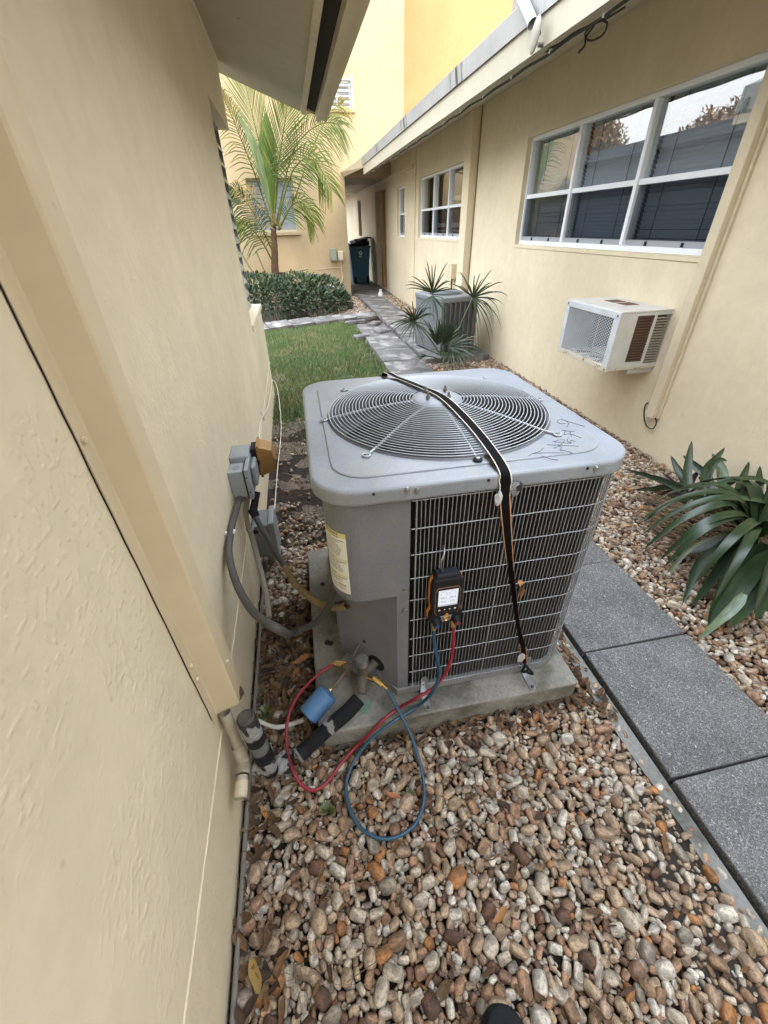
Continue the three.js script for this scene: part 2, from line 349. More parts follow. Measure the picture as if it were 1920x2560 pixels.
// ---------------------------------------------------------------- left house
const leftHouse = thing('stucco_house', 'cream stucco house wall with sloping eave and corner louvre window beside the condenser', 'house');
{
  const s0 = -3, s1 = 4.40, sill = 0.82, head = 2.03, cut = 3.35;
  // wall face, notched at the corner for the window; the lower band is set back a little under a drip line
  mesh('wall', sheetX([[s0, 0.306], [s1, 0.306], [s1, sill], [cut, sill], [cut, head], [s1, head], [s1, 2.62], [s0, 2.62]], [], LX - 0.2, 0.2), M.wallLeft, leftHouse);
  mesh('wall_base', bx(LX - 0.2, LX - 0.006, -0.1, 0.303, 3, -4.394), M.wallLeft, leftHouse);
  mesh('drip_line', bx(LX - 0.02, LX + 0.0035, 0.3035, 0.3095, 3, -4.398, 0.002), M.trim, leftHouse);
  mesh('end_wall', sheetZ([[-6, -0.1], [LX - 0.2, -0.1], [LX - 0.2, sill], [-1.4, sill], [-1.4, head], [LX - 0.2, head], [LX - 0.2, 2.62], [-6, 4.4]], [], -4.2, 0.2), M.wallLeft, leftHouse);
  mesh('window_sill', bx(LX - 0.21, LX + 0.012, sill - 0.03, sill + 0.012, -3.34, -4.415, 0.006), M.wall, leftHouse);
  mesh('rear_wall', bx(-6, LX - 0.2, -0.1, 3.2, 3, 2.8), M.wallLeft, leftHouse);
  mesh('far_wall', bx(-6.2, -6, -0.1, 4.6, 3, -4.4), M.wallLeft, leftHouse);
  // corner louvre window
  const w = part('louvre_window', leftHouse);
  const fr = mat(lin(0.16, 0.17, 0.17), { roughness: 0.45, metalness: 0.4 });
  mesh('frame', [bx(LX - 0.13, LX - 0.07, sill + 0.012, head, -3.36, -3.40), bx(LX - 0.13, LX - 0.07, sill + 0.012, head, -4.27, -4.31), bx(LX - 0.13, LX - 0.07, head - 0.03, head, -3.40, -4.27)], fr, w);
  const gl = mat(lin(0.55, 0.63, 0.65), { transmission: 0.5, thickness: 0, roughness: 0.15, ior: 1.8 });
  for (let k = 0; k < 12; k++) {
    const g = metric(new RoundedBoxGeometry(0.006, 0.115, 0.86, 1, 0.002)); const m = mesh('louvre', g, gl, w);
    m.position.set(LX - 0.085, sill + 0.07 + k * 0.095, -3.835); m.rotation.z = 0.42;
  }
  mesh('interior', bx(-1.6, -1.55, 0, 2.6, -3, -4.2), M.interior, leftHouse);
  // eave : soffit falls outwards
  const slope = -0.36, yAt = x => 2.41 + slope * (x + 0.36), zN = 3.2, zF = -4.75;
  const slab = (xa, xb, t, off, za = zN, zb = zF) => {
    const g = planGeo([[xa, za], [xb, za], [xb, zb], [xa, zb]], 0, t), p = g.attributes.position;
    for (let i = 0; i < p.count; i++) p.setY(i, p.getY(i) + yAt(p.getX(i)) + off);
    g.computeVertexNormals(); return metric(g);
  };
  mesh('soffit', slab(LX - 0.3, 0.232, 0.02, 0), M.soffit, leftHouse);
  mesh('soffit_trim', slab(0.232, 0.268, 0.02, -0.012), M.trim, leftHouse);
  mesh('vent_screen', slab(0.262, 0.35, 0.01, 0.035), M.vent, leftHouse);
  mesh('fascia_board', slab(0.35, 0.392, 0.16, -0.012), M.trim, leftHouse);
  mesh('fascia_cap', slab(0.392, 0.438, 0.17, 0.012, zN, zF - 0.01), M.trim, leftHouse);
  mesh('drip_edge', slab(0.438, 0.452, 0.10, 0.10, zN, zF - 0.012), M.dripEdge, leftHouse);
  mesh('roof', slab(-6.2, 0.436, 0.10, 0.185, zN, zF - 0.014), M.roof, leftHouse);
  mesh('barge_board', slab(-6.2, 0.348, 0.15, 0.022, zF + 0.03, zF - 0.006), M.trim, leftHouse);
  mesh('cove_trim', (() => { const g = tube([V3(LX, 2.405, 3), V3(LX, 2.405, -4.4)], 0.012, 2, 6); return metric(g); })(), M.trim, leftHouse);
  for (const [u, v] of [[598, 47]]) { const P = onY(u, v, 2.32); mesh('nail_head', rod(P.clone().add(V3(0, -0.0, 0)), P.clone().add(V3(0, 0.02, 0)), 0.008), M.vent, leftHouse); }
}
// ---------------------------------------------------------------- right building
const rightHouse = thing('stucco_building', 'long cream stucco building with three banks of white framed windows and wide eave', 'house');
const winRnd = rngOf(77);
function windowUnit(parent, s0, s1, y0, y1, cols, blinds) {
  const w = part('window', parent), xf = RX + 0.075, mid = lerp(y0, y1, 0.47), t = 0.024;
  mesh('frame', [bx(xf - 0.03, xf + 0.04, y0, y0 + 0.035, -s0, -s1, 0.003), bx(xf - 0.03, xf + 0.04, y1 - 0.03, y1, -s0, -s1, 0.003),
    bx(xf - 0.03, xf + 0.04, y0 + 0.035, y1 - 0.03, -s0, -(s0 + t), 0.003), bx(xf - 0.03, xf + 0.04, y0 + 0.035, y1 - 0.03, -(s1 - t), -s1, 0.003)], M.frame, w);
  const step = (s1 - s0) / cols;
  for (let c = 0; c < cols; c++) {
    const a = s0 + c * step + (c ? 0.018 : t), b = s0 + (c + 1) * step - (c < cols - 1 ? 0.018 : t);
    if (c) mesh('mullion', bx(xf - 0.034, xf + 0.04, y0 + 0.035, y1 - 0.03, -(s0 + c * step - 0.018), -(s0 + c * step + 0.018), 0.004), M.frame, w);
    mesh('meeting_rail', bx(xf - 0.022, xf + 0.03, mid - 0.017, mid + 0.017, -a, -b, 0.004), M.frame, w);
    mesh('bottom_sash', [bx(xf - 0.006, xf + 0.02, y0 + 0.035, y0 + 0.07, -a, -b, 0.003)], mat(lin(0.33, 0.35, 0.37), { roughness: 0.5 }), w);
    for (const f of [0.3, 0.72]) mesh('latch', bx(xf - 0.016, xf - 0.006, y0 + 0.037, y0 + 0.062, -lerp(a, b, f), -(lerp(a, b, f) + 0.014)), M.dark, w);
    mesh('pane', bx(xf + 0.006, xf + 0.0085, mid + 0.017, y1 - 0.03, -a, -b), M.glassTop, w);
    mesh('pane', bx(xf + 0.010, xf + 0.0125, y0 + 0.07, mid - 0.017, -a, -b), M.glass, w);
    mesh('insect_screen', bx(xf - 0.012, xf - 0.0105, y0 + 0.07, mid - 0.017, -a, -b), M.screen, w);
    if (blinds) {
      const n = Math.round((y1 - y0) / 0.026);
      for (let k = 0; k < n; k++) {
        const g = new THREE.BoxGeometry(0.0275, 0.0014, b - a); const m = mesh('blind_slat', metric(g), M.blind, w);
        m.position.set(xf + 0.075, y0 + 0.012 + k * 0.026 + (winRnd() - 0.5) * 0.002, -(a + b) / 2); m.rotation.z = -1.06 + (winRnd() - 0.5) * 0.06;
      }
      for (const f of [0.27, 0.8]) mesh('blind_cord', bx(xf + 0.052, xf + 0.055, y0, y1, -lerp(a, b, f), -(lerp(a, b, f) + 0.006)), mat(lin(0.10, 0.105, 0.11)), w);
    }
  }
  return w;
}
{
  const H = 2.72;
  const W = [[2.405, 4.875, 1.208, 2.055], [6.545, 8.875, 1.215, 2.066], [9.94, 10.65, 1.20, 2.045]];
  const door = [11.9, 13.3, 0.02, 2.12], slit = [15.9, 16.6, 1.15, 2.09];
  mesh('wall', sheetX(rect(-4, 24, -0.1, H), [...W.map(w => rect(w[0], w[1], w[2], w[3])), rect(...door.slice(0, 2), door[2], door[3]), rect(slit[0], slit[1], slit[2], slit[3])], RX, 0.2), M.wall, rightHouse);
  windowUnit(rightHouse, W[0][0], W[0][1], W[0][2], W[0][3], 3, true);
  windowUnit(rightHouse, W[1][0], W[1][1], W[1][2], W[1][3], 3, false);
  windowUnit(rightHouse, W[2][0], W[2][1], W[2][2], W[2][3], 1, false);
  for (const w of W) mesh('window_sill', bx(RX - 0.006, RX + 0.05, w[2] - 0.03, w[2] - 0.001, -(w[0] - 0.01), -(w[1] + 0.01), 0.004), M.wall, rightHouse);
  mesh('interior', [bx(5.8, 6, -0.1, 4, 4, -24), bx(RX + 0.2, 5.8, -0.1, 0, 4, -24), bx(RX + 0.2, 5.8, 2.55, 2.6, 4, -24), bx(RX + 0.2, 5.8, 0, 2.55, 4, 3.9), bx(RX + 0.2, 5.8, 0, 2.55, -23.9, -24), bx(RX + 0.2, 5.8, 0, 2.55, -5.6, -5.7), bx(RX + 0.2, 5.8, 0, 2.55, -11.2, -11.3)], M.interior, rightHouse);
  // pale boards seen inside the second window
  for (const [y, h, a, b] of [[1.36, 0.06, 6.7, 8.8], [1.72, 0.05, 7.2, 8.1], [1.30, 0.02, 6.6, 8.8]]) mesh('shelf', bx(RX + 0.35, RX + 0.6, y, y + h, -a, -b), mat(lin(0.45, 0.44, 0.40)), rightHouse);
  // pilaster, cable strip, passage ceiling trim
  mesh('pilaster', bx(RX - 0.10, RX - 0.002, -0.05, 2.5, -6.13, -6.36, 0.006), M.wall, rightHouse);
  mesh('pilaster_joint', bx(RX - 0.006, RX + 0.002, -0.05, 2.5, -6.112, -6.128), mat(lin(0.16, 0.12, 0.08), { roughness: 0.9 }), rightHouse);
  mesh('cable_strip', bx(RX - 0.016, RX - 0.001, 0.1, 2.49, -9.08, -9.11), M.trim, rightHouse);
  mesh('ledge', bx(RX - 0.05, RX - 0.001, 2.24, 2.29, -9.25, -22, 0.004), M.wall, rightHouse);
  // door in its recess
  const d = part('door', rightHouse);
  mesh('leaf', bx(RX + 0.128, RX + 0.168, 0.02, 2.12, -11.9, -13.3), mat(lin(0.16, 0.23, 0.22), { roughness: 0.35, map: T.dusty }), d);
  mesh('upper_panel', bx(RX + 0.122, RX + 0.1275, 1.0, 2.10, -11.92, -13.28), mat(lin(0.55, 0.58, 0.58), { roughness: 0.4 }), d);
  mesh('handle', rod(V3(RX + 0.122, 1.0, -12.95), V3(RX + 0.06, 1.0, -12.95), 0.015), mat(lin(0.3, 0.28, 0.24), { metalness: 0.8, roughness: 0.4 }), d);
  mesh('passage_window', bx(RX + 0.12, RX + 0.13, 1.15, 2.09, -15.9, -16.6), mat(lin(0.06, 0.07, 0.06), { roughness: 0.2 }), rightHouse);
  // roof and eave
  const slope = 0.345, yAt = x => 2.215 + slope * (x - 1.56), zN = 4, zF = -10.02;
  const slab = (xa, xb, t, off, za = zN, zb = zF) => {
    const g = planGeo([[xa, za], [xb, za], [xb, zb], [xa, zb]], 0, t), p = g.attributes.position;
    for (let i = 0; i < p.count; i++) p.setY(i, p.getY(i) + yAt(p.getX(i)) + off);
    g.computeVertexNormals(); return metric(g);
  };
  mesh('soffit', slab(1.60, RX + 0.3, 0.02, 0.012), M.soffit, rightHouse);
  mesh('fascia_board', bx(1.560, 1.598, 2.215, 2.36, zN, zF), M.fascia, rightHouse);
  { const r = rngOf(14), pts = []; for (let k = 0; k <= 56; k++) { const z = zN - k * 0.25; pts.push(V3(1.613, 2.204 - (k % 2) * 0.006 - 0.006 * r() - (z < -8.6 && z > -9.6 ? 0.04 * Math.sin((z + 8.6) * -Math.PI) : 0), z)); } mesh('edge_cable', tube(pts, 0.0075, 220, 6), mat(lin(0.02, 0.02, 0.018), { roughness: 0.7 }), rightHouse); }
  // metal drip edge leaning outwards, in lengths
  const de = new THREE.Shape([[1.556, 2.355], [1.545, 2.352], [1.53, 2.46], [1.60, 2.475], [1.60, 2.46], [1.545, 2.449]].map(p => new THREE.Vector2(...p)));
  for (let k = 0; k < 5; k++) {
    const a = zN - k * 2.85, b = Math.max(zF - 0.01, a - 2.85 + 0.006), g = new THREE.ExtrudeGeometry(de, { depth: a - b, bevelEnabled: false }); g.translate((k % 2) * -0.0025, (k % 2) * 0.002, b);
    mesh('drip_edge', metric(g), M.dripEdge, rightHouse);
  }
  mesh('roof', slab(1.602, 6.2, 0.10, 0.185), M.roof, rightHouse);
  mesh('roof_end', slab(1.60, 6.2, 0.10, 0.185, zF - 0.001, -24), M.roof, rightHouse);
  mesh('eave_end_board', slab(1.60, RX + 0.1, 0.15, 0.032, zF + 0.001, zF - 0.03), M.trim, rightHouse);
  // nail heads below the fascia
  for (let k = 0; k < 16; k++) { const z = -2.2 - k * 0.5; mesh('cable_clip', bx(1.603, 1.623, 2.192, 2.212, z, z - 0.012, 0.003), M.frame, rightHouse); }
}
// ---------------------------------------------------------------- back building with the passage
const backHouse = thing('apartment_building', 'tall pale yellow stucco building across the yard with an open passage', 'building');
{
  const zB = -11.24;
  const winLow = [-0.72, 0.24, 1.345, 2.28], winUp = [0.66, 1.58, 3.335, 3.765];
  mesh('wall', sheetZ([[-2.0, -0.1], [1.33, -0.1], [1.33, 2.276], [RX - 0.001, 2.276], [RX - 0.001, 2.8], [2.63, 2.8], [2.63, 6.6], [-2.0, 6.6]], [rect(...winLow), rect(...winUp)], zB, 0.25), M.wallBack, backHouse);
  mesh('passage_wall', bx(1.13, 1.33, -0.1, 2.3, zB - 0.252, -14.2), M.wallBack, backHouse);
  mesh('passage_ceiling', bx(0.9, RX - 0.002, 2.305, 2.38, zB - 0.252, -17), M.soffit, backHouse);
  mesh('side_wall', bx(2.43, 2.63, 2.85, 6.6, zB - 0.26, -16), M.wallBack, backHouse);
  mesh('interior', bx(-1.9, 1.1, -0.05, 6.5, zB - 2.2, zB - 2.4), M.interior, backHouse);
  mesh('side_wall', bx(-2.0, -1.8, -0.1, 6.6, zB - 0.252, -16), M.wallBack, backHouse);
  mesh('roof', bx(-2.3, 2.8, 6.6, 6.75, -10.9, -16.5, 0.02), M.roof, backHouse);
  // small hipped end over the passage mouth
  const g = new THREE.BufferGeometry();
  const a = [1.265, 2.36, zB + 0.004], b = [1.56, 2.47, -10.03], c = [1.60, 2.33, -10.03], e = [1.33, 2.285, zB + 0.004], f = [1.9, 2.60, zB + 0.004];
  g.setAttribute('position', new THREE.Float32BufferAttribute([...a, ...e, ...c, ...a, ...c, ...b, ...a, ...b, ...f], 3)); g.computeVertexNormals();
  mesh('eave_return', metric(g), M.trim, backHouse);
  const win = (r, rows, bars) => {
    const w = part('window', backHouse), z = zB - 0.10;
    mesh('frame', [bx(r[0], r[1], r[2], r[2] + 0.045, z, z - 0.05), bx(r[0], r[1], r[3] - 0.045, r[3], z, z - 0.05), bx(r[0], r[0] + 0.045, r[2] + 0.045, r[3] - 0.045, z, z - 0.05), bx(r[1] - 0.045, r[1], r[2] + 0.045, r[3] - 0.045, z, z - 0.05)], bars ? M.frame : M.fascia, w);
    for (let k = 0; k < rows; k++) { const y0 = lerp(r[2] + 0.045, r[3] - 0.045, k / rows), y1 = lerp(r[2] + 0.045, r[3] - 0.045, (k + 1) / rows); const m = mesh('louvre', bx(r[0] + 0.045, r[1] - 0.045, y0 + 0.004, y1 + 0.01, z - 0.02, z - 0.026), bars ? mat(lin(0.25, 0.26, 0.28), { roughness: 0.1 }) : mat(lin(0.20, 0.23, 0.25), { roughness: 0.15 }), w); }
    if (bars) for (let k = 0; k <= rows; k++) { const y = lerp(r[2] + 0.02, r[3] - 0.02, k / rows); mesh('bar', bx(r[0] - 0.02, r[1] + 0.02, y - 0.012, y + 0.012, zB + 0.012, zB + 0.03), M.white, w); }
    if (bars) for (let k = 0; k <= 3; k++) { const x = lerp(r[0], r[1], k / 3); mesh('bar', bx(x - 0.012, x + 0.012, r[2] - 0.02, r[3] + 0.04, zB + 0.0305, zB + 0.045), M.white, w); }
  };
  win(winLow, 9, false); win(winUp, 5, true);
  mesh('window_sill', bx(winUp[0] - 0.04, winUp[1] + 0.04, winUp[2] - 0.06, winUp[2] - 0.002, zB - 0.05, zB + 0.05, 0.005), M.wallBack, backHouse);
  mesh('window_sill', bx(winLow[0] - 0.04, winLow[1] + 0.04, winLow[2] - 0.06, winLow[2] - 0.002, zB - 0.05, zB + 0.05, 0.005), M.wallBack, backHouse);
}
const ochre = thing('sun_glow_building', 'upper storey wall, warm sunlight put into its deep yellow, with a small dark window above the long roof', 'building');
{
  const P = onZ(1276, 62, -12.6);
  mesh('wall', sheetZ([[2.4, 0], [9, 0], [9, 7], [2.4, 7]], [rect(P.x, P.x + 1.2, P.y - 0.05, P.y + 0.75)], -12.6, 0.25), M.wallSunGlow, ochre);
  const w = part('window', ochre);
  mesh('pane', bx(P.x, P.x + 1.2, P.y - 0.05, P.y + 0.75, -12.75, -12.76), mat(lin(0.20, 0.19, 0.18), { roughness: 0.1 }), w);
  mesh('frame', [bx(P.x, P.x + 1.2, P.y + 0.58, P.y + 0.63, -12.70, -12.74), bx(P.x, P.x + 0.05, P.y - 0.05, P.y + 0.58, -12.70, -12.74)], mat(lin(0.30, 0.27, 0.22)), w);
}
// white wall beyond the passage
const farWall = thing('white_house', 'white house with a pale window seen through the passage', 'house');
mesh('wall', bx(-2, 8, -0.1, 4, -27, -27.2), mat(lin(0.8, 0.8, 0.79), { map: T.paint }), farWall);
mesh('window', bx(2.05, 2.6, 0.9, 2.1, -26.95, -26.99), mat(lin(0.45, 0.52, 0.54), { roughness: 0.2 }), farWall);
mesh('window_frame', [bx(2.0, 2.05, 0.85, 2.15, -26.93, -26.99), bx(2.6, 2.65, 0.85, 2.15, -26.93, -26.99)], M.white, farWall);
// unseen house added behind the camera to keep the low sun off the yard
const addedSouthHouse = thing('added_shade_house', 'unseen tall cream house added to keep low sun off the yard', 'house');
mesh('wall', bx(-12, 14, -0.1, 6.0, 9.2, 9.0), M.wall, addedSouthHouse);
mesh('roof', bx(-12.3, 14.3, 6.0, 6.2, 15, 8.6), M.roof, addedSouthHouse);

// neighbouring house and trees mirrored in the window panes
const neighbour = thing('neighbour_house', 'low house with shade put into its dark grey walls and an orange roof edge beyond the lawn', 'house');
mesh('wall', bx(-9.2, -7.2, -0.1, 3.2, -8, -22), mat(lin(0.07, 0.08, 0.10), { roughness: 0.9 }), neighbour);  // shade on the wall is put into its dark grey
mesh('roof', bx(-9.6, -6.9, 3.2, 3.5, -7.6, -22.4), mat(lin(0.05, 0.055, 0.07), { roughness: 0.9 }), neighbour);
mesh('orange_roof_edge', bx(-6.9, -6.86, 3.25, 3.62, -19.2, -22.4), mat(lin(0.65, 0.10, 0.03), { roughness: 0.6 }), neighbour);
// ---------------------------------------------------------------- the condenser on its pad
const pad = thing('concrete_pad', 'weathered grey concrete pad under the condenser', 'pad');
{
  const g = planGeo(roundedPlan(-0.105, 0.79, -0.70, -1.62, 0.015, 2), -0.05, 0.09, [], 0.008), p = g.attributes.position;
  mesh('slab', metric(g), M.concrete, pad);
  for (const [u, v] of [[806, 1460], [818, 1606], [826, 1608]]) { const P = onY(u, v, 0.092); mesh('anchor_hole', rod(P.clone().add(V3(0, -0.006, 0)), P.clone().add(V3(0, 0.001, 0)), 0.011, 0.011, 10), M.vent, pad); }
  const green = onY(912, 1768, 0.091), pts = []; for (let i = 0; i < 18; i++) { const a = i / 18 * 6.283; const r = 0.021 + 0.004 * Math.sin(i * 2.3); pts.push([green.x + r * Math.cos(a), green.z + 1.15 * r * Math.sin(a)]); }
  mesh('green_stain', planGeo(pts, 0.0885, 0.0915), mat(lin(0.22, 0.36, 0.27), { map: T.concrete, bumpMap: T.rough, bumpScale: 0.001, roughness: 0.9 }), pad);
}
const cond = thing('air_conditioner_condenser', 'large grey air conditioner condenser with round fan grille on a concrete pad', 'air conditioner');
const MG = {
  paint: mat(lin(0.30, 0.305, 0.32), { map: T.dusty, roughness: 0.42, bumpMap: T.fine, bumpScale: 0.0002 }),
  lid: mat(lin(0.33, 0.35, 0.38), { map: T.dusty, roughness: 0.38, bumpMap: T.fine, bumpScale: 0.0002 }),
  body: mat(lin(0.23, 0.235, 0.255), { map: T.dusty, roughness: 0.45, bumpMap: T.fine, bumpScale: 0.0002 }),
  ring: mat(lin(0.40, 0.42, 0.43), { roughness: 0.4, metalness: 0.15 }),
  wire: mat(lin(0.30, 0.31, 0.32), { roughness: 0.4, metalness: 0.15 }),
  steel: mat(lin(0.55, 0.56, 0.57), { metalness: 0.85, roughness: 0.38, map: T.dusty }),
  brass: mat(lin(0.86, 0.62, 0.27), { metalness: 1, roughness: 0.24 }),
  copper: mat(lin(0.22, 0.16, 0.12), { metalness: 0.5, roughness: 0.55, map: T.dusty }),
  grime: mat(lin(0.13, 0.115, 0.10), { roughness: 0.8, map: T.dusty, bumpMap: T.rough, bumpScale: 0.001 }),
  black: mat(lin(0.011, 0.0115, 0.013), { roughness: 0.65, specularIntensity: 0.5 }),
  rubber: mat(lin(0.014, 0.0145, 0.016), { roughness: 0.9, specularIntensity: 0.4, bumpMap: T.fine, bumpScale: 0.0006 }),
  foil: mat(lin(0.74, 0.75, 0.76), { roughness: 0.42, metalness: 0.35, bumpMap: T.rough, bumpScale: 0.004, map: T.tape }),
};
const CX = 0.380, CZ = -1.178, X0 = 0.0, X1 = 0.761, Z0 = -0.787, Z1 = -1.565, CR = 0.085;
{
  const LIDY = 0.925, hole = []; for (let i = 0; i < 72; i++) { const a = -i / 72 * Math.PI * 2; hole.push([CX + 0.333 * Math.cos(a), CZ + 0.333 * Math.sin(a)]); }
  // lid : rounded skirt and raised inner panel
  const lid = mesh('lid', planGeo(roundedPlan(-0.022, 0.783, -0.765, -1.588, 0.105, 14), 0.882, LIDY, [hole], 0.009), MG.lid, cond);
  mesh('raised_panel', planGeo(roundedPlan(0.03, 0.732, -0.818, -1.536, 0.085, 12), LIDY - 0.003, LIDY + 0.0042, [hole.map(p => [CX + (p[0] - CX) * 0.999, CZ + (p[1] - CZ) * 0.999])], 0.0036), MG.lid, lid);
  const lip = new THREE.LatheGeometry([[0.333, -0.02], [0.336, 0.002], [0.330, 0.010], [0.322, 0.004], [0.318, -0.03], [0.312, -0.12]].map(p => new THREE.Vector2(...p)), 72); lip.translate(CX, LIDY, CZ);
  mesh('fan_shroud', lip, mat(lin(0.13, 0.135, 0.14), { roughness: 0.5 }), cond);
  // marker scrawl
  const ink = mat(lin(0.05, 0.05, 0.07), { roughness: 0.6 }), strokes = [
    [[785, 870], [740, 905], [690, 920], [635, 948]], [[680, 925], [780, 918], [990, 918]], [[770, 950], [850, 975], [930, 987]],
    [[1130, 852], [960, 842], [820, 838]], [[885, 870], [950, 850], [960, 880], [945, 888], [1010, 900], [1075, 922]], [[875, 805], [960, 815], [1055, 822]],
    [[905, 820], [905, 800], [940, 790], [990, 790], [960, 830], [940, 850], [935, 830]], [[1030, 770], [1020, 800], [1060, 820], [1055, 795], [1100, 805]],
    [[965, 690], [1000, 700], [1090, 705]], [[985, 740], [1040, 730], [1160, 770]], [[1000, 690], [990, 735]], [[1045, 700], [1060, 760]],
    [[1015, 665], [1030, 620], [980, 592], [930, 595], [920, 610], [960, 630], [1000, 625]], [[1000, 600], [1100, 630], [1190, 655]]];
  mesh('marker_writing', strokes.map(s => { const P = s.map(q => onY(1160 + q[0] * 0.2532, 900 + q[1] * 0.2532, LIDY + 0.0045)); const g = tube(P, 0.0009, P.length * 5, 4); g.scale(1, 1, 1); return g; }), ink, lid);
  // domed wire grille : rings on eight spokes
  const domeY = r => LIDY + 0.012 + 0.034 * (1 - Math.pow(r / 0.335, 2));
  for (let k = 0; k < 25; k++) { const r = 0.082 + k * 0.0103; const g = new THREE.TorusGeometry(r, 0.00145, 6, 72); g.rotateX(Math.PI / 2); g.translate(CX, domeY(r), CZ); mesh('grille_ring', g, MG.ring, cond); }
  for (let k = 0; k < 8; k++) {
    const a = k * Math.PI / 4, c = Math.cos(a), s = Math.sin(a), pt = (r, y) => V3(CX + c * r, y, CZ + s * r);
    const R = k % 2 ? 0.365 : 0.345;
    const sp = mesh('grille_spoke', tube([pt(0.07, domeY(0.07) - 0.005), pt(0.16, domeY(0.16) - 0.005), pt(0.25, domeY(0.25) - 0.005), pt(0.325, domeY(0.325) - 0.004), pt(R - 0.012, LIDY + 0.008)], 0.0036, 20, 6), MG.ring, cond);
    const loop = new THREE.TorusGeometry(0.009, 0.003, 6, 16); loop.rotateX(Math.PI / 2); loop.translate(CX + c * R, LIDY + 0.0075, CZ + s * R);
    mesh('eye_loop', loop, k === 2 ? MG.black : MG.ring, sp);
    mesh('bolt', [rod(pt(R, LIDY + 0.004), pt(R, LIDY + 0.013), 0.0055, 0.005, 6)], MG.steel, sp);
  }
  const hub = mesh('hub_plate', (() => { const g = new THREE.LatheGeometry([[0, 0.006], [0.05, 0.006], [0.066, 0.004], [0.075, -0.001], [0.078, -0.006]].map(p => new THREE.Vector2(...p)), 40); g.translate(CX, domeY(0.08), CZ); return g; })(), MG.lid, cond);
  for (let k = 0; k < 4; k++) { const a = Math.PI / 4 + k * Math.PI / 2 + 0.15, x = CX + 0.043 * Math.cos(a), z = CZ + 0.043 * Math.sin(a), y = domeY(0.04) + 0.002; mesh('motor_bolt', [rod(V3(x, y, z), V3(x, y + 0.022, z), 0.0035, 0.0035, 8), rod(V3(x, y + 0.006, z), V3(x, y + 0.013, z), 0.007, 0.0065, 6)], mat(lin(0.20, 0.19, 0.16), { metalness: 0.6, roughness: 0.5 }), hub); }
  mesh('fan_motor', (() => { const g = new THREE.CylinderGeometry(0.07, 0.068, 0.19, 28); g.translate(CX, LIDY - 0.075, CZ); return g; })(), mat(lin(0.06, 0.06, 0.065), { roughness: 0.45 }), cond);
  for (let k = 0; k < 3; k++) {
    const g = new THREE.PlaneGeometry(0.235, 0.24, 6, 6), p = g.attributes.position;
    for (let i = 0; i < p.count; i++) { const u = p.getX(i) / 0.235 + 0.5, v = p.getY(i) / 0.24; const r = 0.065 + u * 0.235, w = v * (0.5 + 0.75 * u); p.setXYZ(i, r * Math.cos(w * 0.9 / (0.5 + u)), -0.02 - v * 0.09 + 0.015 * u, r * Math.sin(w * 0.9 / (0.5 + u))); }
    g.rotateY(k * 2.0944 + 0.5); g.translate(CX, LIDY - 0.13, CZ); g.computeVertexNormals();
    mesh('fan_blade', g, mat(lin(0.075, 0.08, 0.085), { roughness: 0.5, metalness: 0.3, map: T.dusty }), cond);
  }
  // control panel wrapping the front left corner
  const arc = (x, z, r, a0, a1, n = 10) => { const o = []; for (let i = 0; i <= n; i++) { const a = lerp(a0, a1, i / n); o.push([x + r * Math.cos(a), z + r * Math.sin(a)]); } return o; };
  const front = Z0 + 0.002;
  const panelPlan = [[0.203, front], ...arc(X0 + CR, front - CR, CR, Math.PI / 2, Math.PI, 14), [X0, -1.20]];
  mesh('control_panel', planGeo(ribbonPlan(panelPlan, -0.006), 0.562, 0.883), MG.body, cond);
  mesh('panel_floor', planGeo([...panelPlan, [0.12, -1.20], [0.203, -1.0]].map(p => [lerp(p[0], 0.1, 0.05), lerp(p[1], -1.0, 0.04)]), 0.564, 0.572), MG.grime, cond);
  // lower corner, cut across for the valves
  const A = [0.150, -0.806], B = [0.004, -0.962];
  mesh('valve_panel', planGeo(ribbonPlan([A, B], -0.004), 0.10, 0.563), MG.body, cond);
  mesh('corner_post', planGeo(ribbonPlan([[0.203, Z0], [0.168, Z0], [0.1505, -0.8065]], -0.006), 0.10, 0.561), MG.body, cond);
  mesh('side_strip', planGeo(ribbonPlan([[0.0065, -0.9555], [-0.002, -0.966], [-0.002, -1.2]], -0.004), 0.10, 0.561), MG.body, cond);
  for (const [u, v] of [[1014, 1474], [1012, 1527]]) { const P = onZ(u, v, Z0 + 0.004); mesh('screw', [rod(V3(P.x, P.y, P.z - 0.002), V3(P.x, P.y, P.z + 0.004), 0.0055, 0.005, 6), rod(V3(P.x, P.y, P.z - 0.002), V3(P.x, P.y, P.z + 0.001), 0.0075, 0.0075, 10)], MG.steel, cond); }
  for (const [u, v] of [[1018, 1225], [1044, 1226], [1491, 1170]]) { const P = onZ(u, v, -0.7645); mesh('screw', [rod(V3(P.x, P.y, P.z - 0.002), V3(P.x, P.y, P.z + 0.005), 0.0055, 0.005, 6), rod(V3(P.x, P.y, P.z - 0.002), V3(P.x, P.y, P.z + 0.0015), 0.0075, 0.0075, 10)], MG.steel, cond); }
  for (const [u, v] of [[934, 1236], [1222, 1201], [1469, 1171]]) { const P = onZ(u, v, -0.7645); mesh('screw_hole', rod(V3(P.x, P.y, P.z - 0.003), V3(P.x, P.y, P.z + 0.0006), 0.0038, 0.0038, 10), M.dark, cond); }
  // base pan
  mesh('base_pan', planGeo([[0.203, Z0 + 0.006], [X1 - CR, Z0 + 0.006], ...arc(X1 - CR, Z0 + 0.006 - CR, CR, Math.PI / 2, 0, 10).slice(1), [X1, Z1], [-0.003, Z1], [-0.003, -0.97], [0.147, -0.812], [0.166, Z0 + 0.006]], 0.092, 0.122, [], 0.003), MG.paint, cond);
